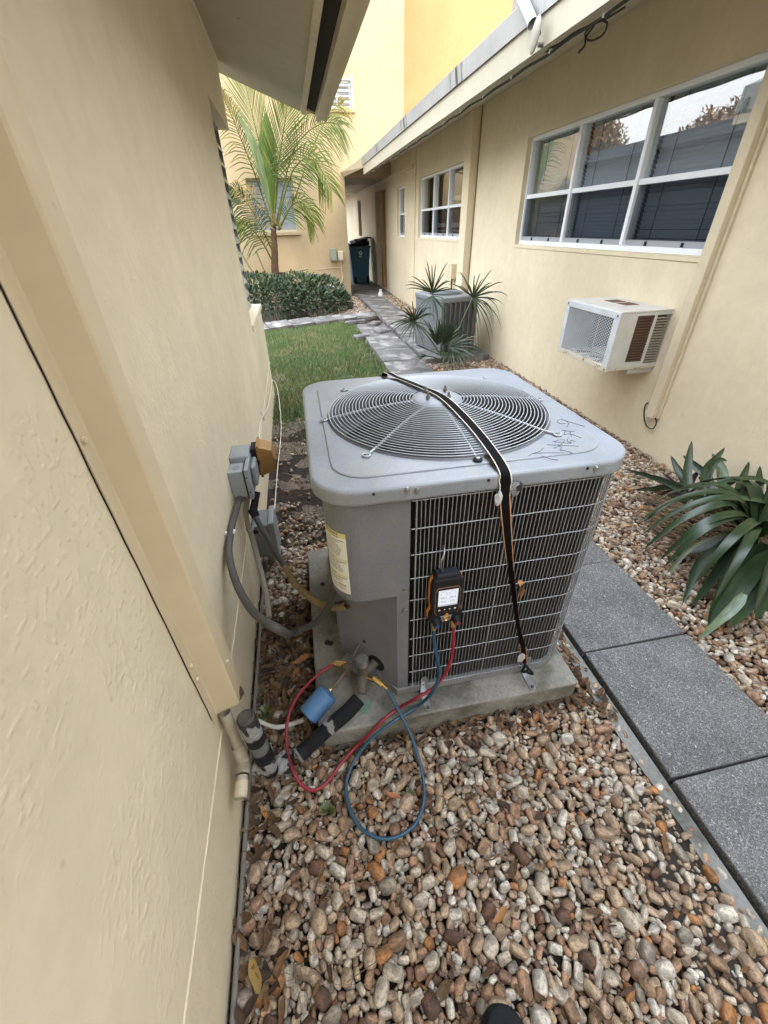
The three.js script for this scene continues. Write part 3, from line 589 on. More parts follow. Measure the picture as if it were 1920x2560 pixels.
  // coil behind the guard
  const co = 0.006, coilPlan = [[0.205, Z0 - co], ...arc(X1 - CR, Z0 - CR, CR - co, Math.PI / 2, 0, 10), ...arc(X1 - CR, Z1 + CR, CR - co, 0, -Math.PI / 2, 8), ...arc(X0 + CR, Z1 + CR, CR - co, -Math.PI / 2, -Math.PI, 8), [X0 + co, -1.2]];
  T.fins = dataTex(256, 0.05, (u, v) => 0.5 + 0.5 * Math.sin(u * Math.PI * 2 * 24) * (0.7 + 0.3 * Math.sin(v * 40)));
  const finMetal = mat(lin(0.115, 0.115, 0.12), { roughness: 0.75 });
  mesh('coil_tubes', planGeo(ribbonPlan(coilPlan.map((p, i) => { const a = coilPlan[Math.max(0, i - 1)], b = coilPlan[Math.min(coilPlan.length - 1, i + 1)], l = Math.hypot(b[0] - a[0], b[1] - a[1]); return [p[0] + (b[1] - a[1]) / l * 0.024, p[1] - (b[0] - a[0]) / l * 0.024]; }), 0.008), 0.122, 0.88), finMetal, cond);
  { // thin upright fins, 3.4 mm apart
    const pos = []; let carry = 0;
    for (let i = 1; i < coilPlan.length; i++) { const a = coilPlan[i - 1], b = coilPlan[i], L = Math.hypot(b[0] - a[0], b[1] - a[1]), nx = (b[1] - a[1]) / L, nz = -(b[0] - a[0]) / L; let d = carry; for (; d < L; d += 0.0034) { const x = lerp(a[0], b[0], d / L), z = lerp(a[1], b[1], d / L), X = x + nx * 0.024, Z = z + nz * 0.024; pos.push(x, 0.123, z, X, 0.123, Z, X, 0.879, Z, x, 0.123, z, X, 0.879, Z, x, 0.879, z); } carry = d - L; }
    const g = new THREE.BufferGeometry(); g.setAttribute('position', new THREE.Float32BufferAttribute(pos, 3)); g.computeVertexNormals(); const f = mesh('coil_fins', g, finMetal, cond); f.userData.kind = 'stuff';
  }
  mesh('inner_shade_floor', planGeo([[0.03, -0.98], [0.22, -0.83], [0.74, -0.83], [0.74, -1.53], [0.03, -1.53]], 0.1225, 0.13), MG.black, cond);  // black sheet added to deepen the shade below the fan
  mesh('bulkhead', planGeo([[0.205, Z0 - 0.03], [0.21, Z0 - 0.03], [0.21, -1.2], [0.205, -1.2]], 0.122, 0.88), MG.black, cond);
  // wire guard : verticals round the open sides, horizontals every 81 mm
  const gp = [[0.215, Z0 + 0.012], [X1 - CR, Z0 + 0.012], ...arc(X1 - CR, Z0 - CR + 0.004, CR + 0.008, Math.PI / 2, 0, 12), [X1 + 0.008, Z1 + CR]];
  let acc = [0]; for (let i = 1; i < gp.length; i++) acc.push(acc[i - 1] + Math.hypot(gp[i][0] - gp[i - 1][0], gp[i][1] - gp[i - 1][1]));
  const at = d => { let i = 1; while (i < gp.length - 1 && acc[i] < d) i++; const t = (d - acc[i - 1]) / (acc[i] - acc[i - 1]); return [lerp(gp[i - 1][0], gp[i][0], t), lerp(gp[i - 1][1], gp[i][1], t)]; };
  const total = acc[acc.length - 1], wireGeo = new THREE.CylinderGeometry(0.0011, 0.0011, 0.765, 6, 1, true), thick = new THREE.CylinderGeometry(0.0022, 0.0022, 0.765, 6, 1, true), wr = rngOf(33);
  for (let d = 0, k = 0; d < total; d += 0.0109, k++) { const q = at(d); const m = mesh('guard_wire', k === 0 || k === 22 || k === 45 || k === 47 ? thick : wireGeo, MG.wire, cond); m.position.set(q[0] + (wr() - 0.5) * 0.001, 0.502, q[1]); m.rotation.z = (wr() - 0.5) * 0.0016; }
  for (let k = 0; k < 10; k++) {
    const y = 0.876 - k * 0.0822, P = []; for (let i = 0; i < gp.length; i++) P.push(V3(gp[i][0] - (i === 0 ? 0.012 : 0), y, gp[i][1]));
    P.splice(1, 0, V3(0.45, y, gp[0][1]));
    const cp = new THREE.CurvePath(); for (let i = 1; i < P.length; i++) cp.add(new THREE.LineCurve3(P[i - 1], P[i]));
    mesh('guard_cross_wire', new THREE.TubeGeometry(cp, 44, 0.0016, 6, false), MG.wire, cond);
  }
  // warning label on the rounded corner
  const cv = document.createElement('canvas'); cv.width = 320; cv.height = 760; const c = cv.getContext('2d');
  c.fillStyle = '#e6e4d6'; c.fillRect(0, 0, 320, 760); c.fillStyle = '#d6d08c'; c.fillRect(0, 0, 320, 54);
  c.fillStyle = '#222'; c.font = 'bold 34px sans-serif'; c.fillText('\u26A0 WARNING', 60, 34); c.font = 'bold 22px sans-serif'; c.fillText('AVERTISSEMENT', 80, 62);
  const para = (y, n, head) => { c.fillStyle = '#26261f'; if (head) { c.fillStyle = '#d9d5a2'; c.fillRect(0, y - 22, 320, 26); c.fillStyle = '#222'; c.font = 'bold 24px sans-serif'; c.fillText(head, 70, y); y += 26; } c.font = 'bold 17px sans-serif'; const L = ['ELECTRICAL SHOCK HAZARD', 'Turn off power before', 'servicing this unit.', 'Failure to follow this', 'warning could result in', 'personal injury or death.', 'Installation and service', 'by qualified personnel', 'Disconnect all remote', 'power supplies first.']; for (let i = 0; i < n; i++) c.fillText(L[i % L.length], 70, y + i * 21); return y; };
  para(98, 10); para(330, 7, 'WARNING'); para(540, 4, 'CAUTION'); c.font = '13px sans-serif'; for (let i = 0; i < 4; i++) c.fillText('unit is charged under high pressure', 70, 672 + i * 16);
  c.fillStyle = '#111'; c.fillRect(190, 650, 90, 8); for (const y of [160, 370, 590]) { c.beginPath(); c.moveTo(20, y); c.lineTo(52, y); c.lineTo(36, y - 30); c.fill(); }
  const lt = new THREE.CanvasTexture(cv); lt.colorSpace = THREE.SRGBColorSpace; lt.magFilter = THREE.LinearFilter;
  { // wraps the corner arc from a bit past the front to the left side
    const n = 12, pos = [], uv = [], idx = [], r = CR + 0.0012, y1 = 0.790, y0 = 0.586;
    for (let i = 0; i <= n; i++) { const a = lerp(Math.PI * 1.02, Math.PI * 0.66, i / n), x = X0 + CR + r * Math.cos(a), z = front - CR + r * Math.sin(a); pos.push(x, y0, z, x, y1, z); uv.push(i / n, 0, i / n, 1); if (i < n) { const k = i * 2; idx.push(k, k + 2, k + 1, k + 1, k + 2, k + 3); } }
    const g = new THREE.BufferGeometry(); g.setAttribute('position', new THREE.Float32BufferAttribute(pos, 3)); g.setAttribute('uv', new THREE.Float32BufferAttribute(uv, 2)); g.setIndex(idx); g.computeVertexNormals();
    mesh('warning_label', g, mat(0xffffff, { map: lt, roughness: 0.45 }), cond);
  }
  // service valves on the cut corner
  const vn = V3(-0.73, 0, 0.684);                              // outward normal of the cut panel
  const onPanel = (t, y, out) => V3(lerp(A[0], B[0], t), y, lerp(A[1], B[1], t)).addScaledVector(vn, out);
  mesh('valve_bracket', (() => { const g = new RoundedBoxGeometry(0.15, 0.005, 0.05, 1, 0.002); g.rotateY(Math.atan2(-(B[1] - A[1]), B[0] - A[0])); const q = onPanel(0.55, 0.145, 0.022); g.translate(q.x, q.y, q.z); return g; })(), MG.steel, cond);
  mesh('rubber_grommet', [rod(onPanel(0.28, 0.192, -0.006), onPanel(0.28, 0.192, 0.0015), 0.033, 0.033, 20)], MG.black, cond);
  mesh('knockout', [rod(onPanel(0.5, 0.27, -0.002), onPanel(0.5, 0.27, 0.002), 0.006, 0.006, 10)], M.dark, cond);
  const sv = part('suction_valve', cond);
  const s0 = onPanel(0.30, 0.195, 0), s1 = onPanel(0.34, 0.175, 0.055), s2 = onY(905, 1735, 0.152);
  mesh('body', [tube([s0, s1, s2], 0.015, 12, 10), rod(onPanel(0.36, 0.176, 0.05), onPanel(0.36, 0.235, 0.05), 0.017, 0.016, 10)], MG.grime, sv);
  mesh('cap', [rod(onPanel(0.36, 0.232, 0.05), onPanel(0.36, 0.258, 0.05), 0.021, 0.019, 8)], MG.steel, sv);
  const port1 = onY(944, 1705, 0.19);
  mesh('service_port', [rod(s1, port1, 0.007, 0.007, 8)], MG.brass, sv);
  const lv = part('liquid_valve', cond);
  const l0 = onPanel(0.62, 0.235, 0), l1 = onY(868, 1672, 0.185), l2 = onY(829, 1722, 0.145);
  mesh('body', [tube([l0, l1, lerpV(l1, l2, 0.5).add(V3(0, -0.003, 0)), l2], 0.0055, 20, 8), rod(l1.clone().add(V3(0, 0.018, 0)), l1.clone().add(V3(0, -0.028, 0)), 0.013, 0.012, 8)], MG.copper, lv);
  mesh('cap', [rod(l1.clone().add(V3(0.012, 0.008, -0.01)), l1.clone().add(V3(0.012, 0.028, -0.01)), 0.012, 0.011, 8)], MG.grime, lv);
  const port2 = onY(856, 1664, 0.18);
  mesh('service_port', [rod(l1, port2, 0.006, 0.006, 8)], MG.grime, lv);
}
function lerpV(a, b, t) { return a.clone().lerp(b, t); }
const G_HOSES = 'gauge hoses';
// ---------------------------------------------------------------- line set, drier, hoses, gauge
{
  const drier = thing('filter_drier', 'blue cylindrical filter drier on the thin liquid line', 'filter');
  const a = onY(764, 1796, 0.10), b = onY(828, 1722, 0.143), d = b.clone().sub(a).normalize();
  const blue = mat(lin(0.10, 0.24, 0.46), { roughness: 0.55, map: T.dusty, bumpMap: T.rough, bumpScale: 0.0008 });
  const prof = [[0.006, 0.004], [0.014, 0.006], [0.034, 0.0085], [0.0365, 0.014], [0.0365, 0.094], [0.034, 0.100], [0.014, 0.104], [0.006, 0.108]].map(p => new THREE.Vector2(...p));
  const L = b.distanceTo(a), g = new THREE.LatheGeometry(prof.map(p => new THREE.Vector2(p.x, p.y / 0.114 * L)), 28);
  g.applyQuaternion(new THREE.Quaternion().setFromUnitVectors(V3(0, 1, 0), d)); g.translate(a.x, a.y, a.z);
  mesh('shell', g, blue, drier);
  mesh('end_stub', rod(lerpV(a, b, 0.86), b.clone().addScaledVector(d, 0.006), 0.007, 0.006, 10), MG.brass, drier);
  mesh('inlet_stub', rod(a.clone().addScaledVector(d, -0.004), lerpV(a, b, 0.14), 0.006, 0.007, 10), MG.copper, drier);

  const ll = thing('liquid_line', 'thin white painted tube running from the wall cover to the drier', 'pipe');
  mesh('tube', tube([V3(-0.29, 0.2, -0.72), onY(640, 1800, 0.085), onY(690, 1818, 0.07), onY(735, 1808, 0.07), a.clone().addScaledVector(d, -0.004)], 0.0075, 40, 8), mat(lin(0.62, 0.60, 0.54), { roughness: 0.5, map: T.dusty }), ll);

  const suc = thing('suction_line', 'thick pipe in black foam with silver tape leaving the condenser valve', 'pipe');
  const P = [onY(905, 1738, 0.150), onY(870, 1778, 0.135), onY(830, 1812, 0.122), onY(790, 1850, 0.108), onY(745, 1890, 0.09)];
  const c = new THREE.CatmullRomCurve3(P, false, 'centripetal'), sub = (t0, t1, n = 5) => { const o = []; for (let i = 0; i <= n; i++) o.push(c.getPoint(lerp(t0, t1, i / n))); return o; };
  mesh('foam_sleeve', tube(sub(0.06, 0.45), 0.0245, 16, 14), MG.rubber, suc);
  mesh('foam_sleeve', tube(sub(0.44, 0.93), 0.0225, 16, 14), MG.rubber, suc);
  mesh('silver_tape', tube(sub(0.455, 0.585, 3), 0.0252, 8, 14), MG.foil, suc);
  mesh('silver_tape', tube(sub(0.93, 1.0, 3), 0.024, 6, 14), MG.foil, suc);
  mesh('black_tape', tube(sub(0.88, 0.965, 3), 0.0243, 6, 14), MG.black, suc);
  // the wrapped riser below the wall cover
  const riser = thing('wrapped_riser', 'tape wrapped pipe stub hanging out of the wall cover', 'pipe');
  const r0 = onX(612, 1790, -0.262), r1 = onX(676, 1925, -0.245), at = t => lerpV(r0, r1, t);
  const bands = [[0, 0.08, 'grime', 0.020], [0.04, 0.33, 'foil', 0.0245], [0.31, 0.42, 'black', 0.0255], [0.41, 0.60, 'greyTape', 0.024], [0.58, 0.74, 'black', 0.0257], [0.72, 0.94, 'foil', 0.025], [0.93, 1.02, 'black', 0.022]];
  MG.greyTape = mat(lin(0.17, 0.18, 0.17), { roughness: 0.5, bumpMap: T.rough, bumpScale: 0.003 });
  for (const [t0, t1, m, r] of bands) mesh({ foil: 'silver_tape', black: 'black_tape', grime: 'pipe_end', greyTape: 'grey_tape' }[m], tube([at(t0), at((t0 + t1) / 2).add(V3(0.001, 0, 0.001)), at(t1)], r, 5, 16), MG[m], riser);
  mesh('pipe_end', rod(at(0.02), at(0.06), 0.0225, 0.0225, 16), MG.grime, riser);
  const lump = new THREE.IcosahedronGeometry(0.032, 3); { const p = lump.attributes.position; for (let i = 0; i < p.count; i++) { const k = 0.75 + 0.5 * fbm(p.getX(i) * 60 + 9, p.getY(i) * 60 + p.getZ(i) * 40 + 9, 999, 3, 5); p.setXYZ(i, p.getX(i) * k, p.getY(i) * k * 0.8, p.getZ(i) * k * 1.2); } lump.computeVertexNormals(); }
  { const q = onY(713, 1905, 0.03); const m = mesh('foil_lump', lump, MG.foil); m.position.copy(q); tag(m, 'crumpled silver tape lump on the gravel between the two pipe ends', 'tape'); }
  // drains
  const pvc = mat(lin(0.56, 0.49, 0.37), { roughness: 0.6, map: T.dusty, bumpMap: T.fine, bumpScale: 0.0004 });
  const dr = thing('drain_pipe', 'cream painted plastic drain pipe with elbow below the wall cover', 'pipe');
  const d0 = onX(562, 1780, -0.318), d1 = onX(598, 1872, -0.312), d2 = onX(608, 1905, -0.306), d3 = onX(606, 1940, -0.304), d4 = onX(601, 1998, -0.306);
  mesh('pipe', tube([d0, lerpV(d0, d1, 0.5), d1], 0.0145, 8, 14), pvc, dr);
  mesh('elbow', tube([lerpV(d0, d1, 0.9), d2, d3], 0.0178, 12, 14), pvc, dr);
  mesh('pipe', tube([d3, lerpV(d3, d4, 0.5), d4], 0.0148, 8, 14), pvc, dr);
  mesh('collar', tube([lerpV(d3, d4, 0.25), lerpV(d3, d4, 0.97)], 0.0168, 4, 14), mat(lin(0.72, 0.62, 0.44), { roughness: 0.6, map: T.dusty }), dr);
  const dr2 = thing('grey_conduit', 'narrow grey brown conduit behind the cream drain pipe', 'pipe');
  mesh('pipe', tube([onX(600, 1800, -0.30), onX(625, 1855, -0.30), onX(648, 1905, -0.30)], 0.011, 8, 10), mat(lin(0.36, 0.31, 0.26), { roughness: 0.7, map: T.dusty }), dr2);

  // digital gauge hanging on the guard
  const gz = -0.757;
  const gauge = thing('digital_gauge', 'black and orange digital refrigerant gauge hanging on the condenser guard', 'gauge');
  const gc = V3(0.296, 0.562, gz), GW = 0.108, GH = 0.185;
  const outline = (w, h, ch) => [[-w * 0.42, h * 0.5], [w * 0.42, h * 0.5], [w * 0.5, h * 0.5 - ch], [w * 0.5, -h * 0.05], [w * 0.46, -h * 0.12], [w * 0.46, -h * 0.22], [w * 0.54, -h * 0.3], [w * 0.52, -h * 0.5 + ch * 0.4], [w * 0.30, -h * 0.5], [-w * 0.30, -h * 0.5], [-w * 0.52, -h * 0.5 + ch * 0.4], [-w * 0.54, -h * 0.3], [-w * 0.46, -h * 0.22], [-w * 0.46, -h * 0.12], [-w * 0.5, -h * 0.05], [-w * 0.5, h * 0.5 - ch]];
  const shapeOf = pts => new THREE.Shape(pts.map(p => new THREE.Vector2(...p)));
  const ext = (pts, z, d, bev = 0.004) => { const g = new THREE.ExtrudeGeometry(shapeOf(pts), { depth: Math.max(0.001, d - 2 * bev), bevelEnabled: bev > 0, bevelThickness: bev, bevelSize: bev, bevelOffset: -bev, bevelSegments: 2 }); g.translate(gc.x, gc.y, gc.z + z + bev); return g; };
  const tilt = V3(0, 0, 0);
  const orange = mat(lin(0.62, 0.22, 0.045), { roughness: 0.5 });
  mesh('housing', ext(outline(GW, GH, 0.02), -0.018, 0.042), MG.black, gauge);
  mesh('orange_bumper', ext(outline(GW + 0.006, GH - 0.004, 0.02), -0.010, 0.014, 0.003), orange, gauge);
  mesh('grip', ext([[-0.042, GH * 0.5 - 0.002], [0.040, GH * 0.5 - 0.002], [0.034, GH * 0.5 + 0.014], [-0.036, GH * 0.5 + 0.014]], -0.014, 0.032), mat(lin(0.012, 0.014, 0.022), { roughness: 0.7 }), gauge);
  const bez = [[-0.034, 0.062], [0.034, 0.062], [0.041, 0.048], [0.041, -0.035], [0.034, -0.048], [-0.034, -0.048], [-0.041, -0.035], [-0.041, 0.048]];
  mesh('screen_rim', ext(bez.map(p => [p[0] * 1.04, p[1] * 1.03]), 0.022, 0.0035, 0), mat(lin(0.32, 0.17, 0.07), { roughness: 0.5 }), gauge);
  mesh('bezel', ext(bez, 0.0245, 0.0022, 0), mat(lin(0.01, 0.01, 0.012), { roughness: 0.15 }), gauge);
  const sc = document.createElement('canvas'); sc.width = 256; sc.height = 256; const x = sc.getContext('2d');
  x.fillStyle = '#f2f6ff'; x.fillRect(0, 0, 256, 256); x.strokeStyle = '#b9bccb'; x.lineWidth = 5;
  for (const cx of [70, 186]) { x.beginPath(); x.arc(cx, 66, 42, Math.PI * 0.85, Math.PI * 2.15); x.stroke(); }
  x.fillStyle = '#55596a'; x.textAlign = 'center'; x.font = '36px sans-serif'; x.fillText('135.1', 68, 136); x.fillText('265.6', 188, 136); x.font = '32px sans-serif'; x.fillText('47.0', 68, 198); x.fillText('87.0', 188, 198); x.fillStyle = '#333'; x.fillRect(0, 240, 256, 6);
  const st = new THREE.CanvasTexture(sc); st.colorSpace = THREE.SRGBColorSpace; st.magFilter = THREE.LinearFilter;
  const scr = new THREE.PlaneGeometry(0.066, 0.066); scr.translate(gc.x, gc.y + 0.0225, gc.z + 0.0275);
  mesh('screen', scr, mat(lin(0.02, 0.02, 0.02), { emissive: 0xffffff, emissiveMap: st, emissiveIntensity: 0.27, roughness: 0.2 }), gauge);
  const keyMat = mat(lin(0.7, 0.7, 0.7), { roughness: 0.5 });
  for (let k = 0; k < 4; k++) { const g = new THREE.CircleGeometry(0.004, k === 1 || k === 2 ? 3 : 5); g.rotateZ(k === 1 ? Math.PI / 2 : k === 2 ? -Math.PI / 2 : 0); g.translate(gc.x - 0.027 + k * 0.018, gc.y - 0.027, gc.z + 0.0272); mesh('key', g, keyMat, gauge); }
  mesh('power_button', (() => { const g = new THREE.CylinderGeometry(0.0062, 0.0062, 0.006, 18); g.rotateX(Math.PI / 2); g.translate(gc.x, gc.y - 0.052, gc.z + 0.026); return g; })(), orange, gauge);
  mesh('sight_plate', ext([[-0.020, -0.058], [0.020, -0.058], [0.014, -0.082], [-0.014, -0.082]], 0.022, 0.004, 0.0008), MG.steel, gauge);
  mesh('sight_glass', (() => { const g = new THREE.TorusGeometry(0.0085, 0.0028, 8, 24); g.translate(gc.x, gc.y - 0.069, gc.z + 0.0265); return g; })(), MG.brass, gauge);
  const knob = (dx, col) => { const p = V3(gc.x + dx, gc.y - 0.076, gc.z + 0.02), q = p.clone().add(V3(0, -0.006, 0.022)); const k = mesh('knob', rod(p, q, 0.0135, 0.0125, 16), MG.black, gauge); mesh('knob_disc', rod(q, q.clone().add(V3(0, -0.0003, 0.0012)), 0.010, 0.010, 18), mat(col, { roughness: 0.4 }), k); };
  knob(-0.036, lin(0.03, 0.07, 0.28)); knob(0.036, lin(0.25, 0.02, 0.03));
  mesh('vacuum_port', rod(V3(gc.x, gc.y - 0.088, gc.z), V3(gc.x, gc.y - 0.108, gc.z + 0.004), 0.007, 0.006, 8), MG.brass, gauge);
  mesh('hook', tube([V3(gc.x - 0.012, gc.y + 0.1, gc.z - 0.004), V3(gc.x - 0.026, gc.y + 0.135, gc.z + 0.012), V3(gc.x - 0.028, gc.y + 0.165, gc.z + 0.018), V3(gc.x - 0.018, gc.y + 0.185, gc.z + 0.010), V3(gc.x - 0.012, gc.y + 0.19, gc.z - 0.012), V3(gc.x - 0.011, gc.y + 0.175, gc.z - 0.022)], 0.0032, 40, 8), MG.steel, gauge);

  // hoses
  const hoseMat = c => mat(c, { roughness: 0.38, clearcoat: 0.25, clearcoatRoughness: 0.3, bumpMap: T.fine, bumpScale: 0.0003 });
  gauge.traverse(o => { if (o.isMesh) o.geometry.translate(-gc.x, -gc.y, -gc.z).scale(0.82, 0.9, 0.9).translate(gc.x, gc.y, gc.z); });
  const bluePort = V3(gc.x - 0.028, gc.y - 0.087, gc.z + 0.004), redPort = V3(gc.x + 0.029, gc.y - 0.087, gc.z + 0.004);
  const hose = (name, label, col, port, pts, endA, endB) => {
    const t = thing(name, label, 'hose', G_HOSES);
    mesh('tube', tube(pts, 0.0053, 160, 10), hoseMat(col), t);
    mesh('brass_fitting', [rod(port, port.clone().add(V3(0, -0.016, 0.001)), 0.010, 0.010, 6), rod(port.clone().add(V3(0, -0.016, 0.001)), pts[0].clone().add(V3(0, -0.004, 0)), 0.0085, 0.0085, 10)], MG.brass, t);
    const d = endB.clone().sub(endA).normalize();
    const f = mesh('brass_fitting', [rod(lerpV(endA, endB, 0.2), endB.clone().addScaledVector(d, 0.012), 0.0125, 0.0125, 12), rod(endA.clone().addScaledVector(d, -0.012), lerpV(endA, endB, 0.3), 0.006, 0.0065, 8)], MG.brass, t);
  };
  const bEndA = onY(962, 1716, 0.185), bEndB = onY(942, 1700, 0.19);
  hose('blue_hose', 'blue refrigerant hose looped on the gravel below the gauge', lin(0.012, 0.062, 0.11), bluePort, [
    bluePort.clone().add(V3(0, -0.03, 0.002)), onZ(1086, 1610, -0.738), onZ(1094, 1650, -0.722), onZ(1097, 1690, -0.708), onZ(1080, 1732, -0.697), onY(1040, 1768, 0.118), onY(980, 1806, 0.104), onY(930, 1846, 0.075), onY(887, 1900, 0.038), onY(866, 1955, 0.024), onY(870, 2010, 0.022), onY(900, 2068, 0.022), onY(946, 2095, 0.022), onY(992, 2092, 0.022), onY(1038, 2060, 0.022), onY(1060, 2000, 0.024), onY(1055, 1930, 0.034), onY(1028, 1840, 0.085), onY(992, 1768, 0.135), onY(970, 1728, 0.172), bEndA], bEndA, bEndB);
  const rEndA = onY(836, 1659, 0.165), rEndB = onY(860, 1662, 0.175);
  hose('red_hose', 'red refrigerant hose looping left from the gauge to the liquid valve', lin(0.24, 0.010, 0.022), redPort, [
    redPort.clone().add(V3(0, -0.03, 0.002)), onZ(1134, 1605, -0.738), onZ(1127, 1650, -0.724), onZ(1108, 1692, -0.713), onZ(1080, 1722, -0.705), onZ(1040, 1746, -0.70), onY(1000, 1768, 0.118), onY(958, 1800, 0.104), onY(925, 1834, 0.07), onY(885, 1872, 0.026), onY(848, 1915, 0.022), onY(815, 1958, 0.022), onY(782, 1976, 0.022), onY(748, 1955, 0.03), onY(724, 1900, 0.05), onY(716, 1840, 0.065), onY(723, 1785, 0.085), onY(746, 1738, 0.115), onY(790, 1690, 0.145), onY(822, 1667, 0.16), rEndA], rEndA, rEndB);
}
// ---------------------------------------------------------------- tie-down strap and brackets
{
  const strap = thing('tie_down_strap', 'black webbing strap with white and orange edges tied over the condenser', 'strap');
  const strip = (pts, name, w0, w1, off, m) => {                // pts : [point, across vector]
    const pos = [], idx = [], n = 70, C = new THREE.CatmullRomCurve3(pts.map(p => p[0]), false, 'centripetal'), A = new THREE.CatmullRomCurve3(pts.map(p => p[1]), false, 'centripetal');
    for (let i = 0; i <= n; i++) { const t = i / n, tt = C.getUtoTmapping(0, t) || t, p = C.getPoint(t), a = A.getPoint(t), nr = C.getTangent(t).cross(a).normalize(); if (nr.y < -0.2 || nr.z < -0.5) nr.negate(); const q0 = p.clone().addScaledVector(a, w0).addScaledVector(nr, off), q1 = p.clone().addScaledVector(a, w1).addScaledVector(nr, off); pos.push(...q0.toArray(), ...q1.toArray()); if (i < n) { const k = i * 2; idx.push(k, k + 1, k + 2, k + 1, k + 3, k + 2); } }
    const g = new THREE.BufferGeometry(); g.setAttribute('position', new THREE.Float32BufferAttribute(pos, 3)); g.setIndex(idx); g.computeVertexNormals(); return mesh(name, g, m, strap);
  };
  const ax = V3(0.0125, 0, 0.0027), top = [[V3(0.295, 0.90, -1.592), ax], [V3(0.297, 0.937, -1.575), ax], [V3(0.315, 0.957, -1.45), ax], [V3(0.352, 0.981, -1.25), ax], [V3(0.385, 0.983, -1.15), ax], [V3(0.407, 0.969, -0.98), ax], [V3(0.418, 0.950, -0.86), ax], [V3(0.420, 0.934, -0.78), ax], [V3(0.420, 0.924, -0.762), ax], [V3(0.421, 0.90, -0.757), ax], [V3(0.424, 0.87, -0.758), V3(0.0125, 0, 0.002)]];
  const down = [[V3(0.424, 0.872, -0.758), V3(0.0125, 0, 0.002)], [V3(0.448, 0.76, -0.758), V3(0.0095, 0, 0.006)], [V3(0.475, 0.64, -0.757), V3(0.006, 0, 0.009)], [V3(0.51, 0.50, -0.757), V3(0.0035, 0, 0.010)], [V3(0.545, 0.37, -0.757), V3(0.0035, 0, 0.009)], [V3(0.58, 0.26, -0.757), V3(0.008, 0, 0.008)], [V3(0.596, 0.185, -0.752), V3(0.006, 0, 0.006)]];
  const web = mat(lin(0.008, 0.0075, 0.008), { roughness: 0.95, specularIntensity: 0.25, bumpMap: T.fine, bumpScale: 0.0004 }), pale = mat(lin(0.78, 0.70, 0.58), { roughness: 0.8 }), oran = mat(lin(0.62, 0.33, 0.18), { roughness: 0.8 });
  strip(top, 'webbing', -1, 1, 0, web); strip(top, 'pale_edge', -1.06, -0.88, 0.0006, pale); strip(top, 'pale_edge', 0.88, 1.06, 0.0006, pale);
  strip(down, 'webbing', -1, 1, 0, web); strip(down, 'orange_edge', -1.06, -0.82, 0.0006, oran); strip(down, 'orange_edge', 0.82, 1.06, 0.0006, oran);
  mesh('knot', tube([V3(0.592, 0.19, -0.752), V3(0.605, 0.165, -0.738), V3(0.592, 0.15, -0.742), V3(0.60, 0.175, -0.748), V3(0.612, 0.158, -0.744), V3(0.626, 0.14, -0.735), V3(0.622, 0.13, -0.745), V3(0.60, 0.14, -0.75)], 0.0045, 60, 8), MG.black, strap);
  const crumple = (P, r, m, name, seed) => { const g = new THREE.IcosahedronGeometry(1, 3), p = g.attributes.position; for (let i = 0; i < p.count; i++) { const q = V3(p.getX(i), p.getY(i), p.getZ(i)), k = 0.6 + 0.8 * fbm(q.x * 2.5 + 9, q.y * 2.5 + q.z * 2 + 9, 999, 2, seed); p.setXYZ(i, P.x + q.x * r[0] * k, P.y + q.y * r[1] * k, P.z + q.z * r[2] * k); } g.computeVertexNormals(); mesh(name, g, m, strap); };
  crumple(onZ(1290, 1222, -0.755), [0.014, 0.018, 0.005], MG.foil, 'plastic_scrap', 5); crumple(onZ(1246, 1245, -0.757), [0.009, 0.019, 0.005], mat(lin(0.55, 0.54, 0.56), { roughness: 0.7 }), 'plastic_scrap', 8);
  crumple(onZ(1303, 1645, -0.752), [0.012, 0.022, 0.004], mat(lin(0.42, 0.39, 0.38), { roughness: 0.7 }), 'plastic_scrap', 11);
  const leafM = mat(lin(0.40, 0.20, 0.07), { roughness: 0.8 });
  const lf = mesh('dead_leaf', blade([onZ(1296, 1452, -0.757), onZ(1303, 1465, -0.745), onZ(1300, 1500, -0.757)], 0.02, { seg: 5, fold: 0.6 }), leafM); tag(lf, 'small orange dead leaf caught beside the strap on the guard', 'leaf');
  // perforated hold-down brackets
  const bracket = (u, v, ub, label) => {
    const t = thing('hold_down_bracket', label, 'bracket', 'brackets holding the condenser to the pad');
    const P = onZ(u, v, -0.768), x = P.x;
    const sh = new THREE.Shape(); sh.absarc(0, 0.075, 0.011, 0, Math.PI); sh.lineTo(-0.011, 0); sh.lineTo(0.011, 0); sh.lineTo(0.011, 0.075);
    for (const [hx, hy] of [[-0.004, 0.07], [0.005, 0.058], [-0.004, 0.045], [0.005, 0.03]]) { const h = new THREE.Path(); h.absellipse(hx, hy, 0.0025, 0.004, 0, Math.PI * 2); sh.holes.push(h); }
    const g = new THREE.ExtrudeGeometry(sh, { depth: 0.002, bevelEnabled: false }); g.translate(x, 0.097, -0.772);
    const f = new THREE.BoxGeometry(0.022, 0.002, 0.06); f.translate(x, 0.0935, -0.745);
    const fr = new THREE.CylinderGeometry(0.011, 0.011, 0.002, 20); fr.translate(x, 0.0937, -0.715);
    mesh('plate', [g, f, fr], MG.steel, t);
    mesh('anchor_bolt', rod(V3(x, 0.094, -0.715), V3(x, 0.101, -0.715), 0.006, 0.0055, 6), MG.grime, t);
  };
  bracket(1062, 1690, 0, 'perforated metal strap bracket behind the crossing hoses');
  bracket(1325, 1640, 0, 'perforated metal strap bracket under the knotted webbing');
}
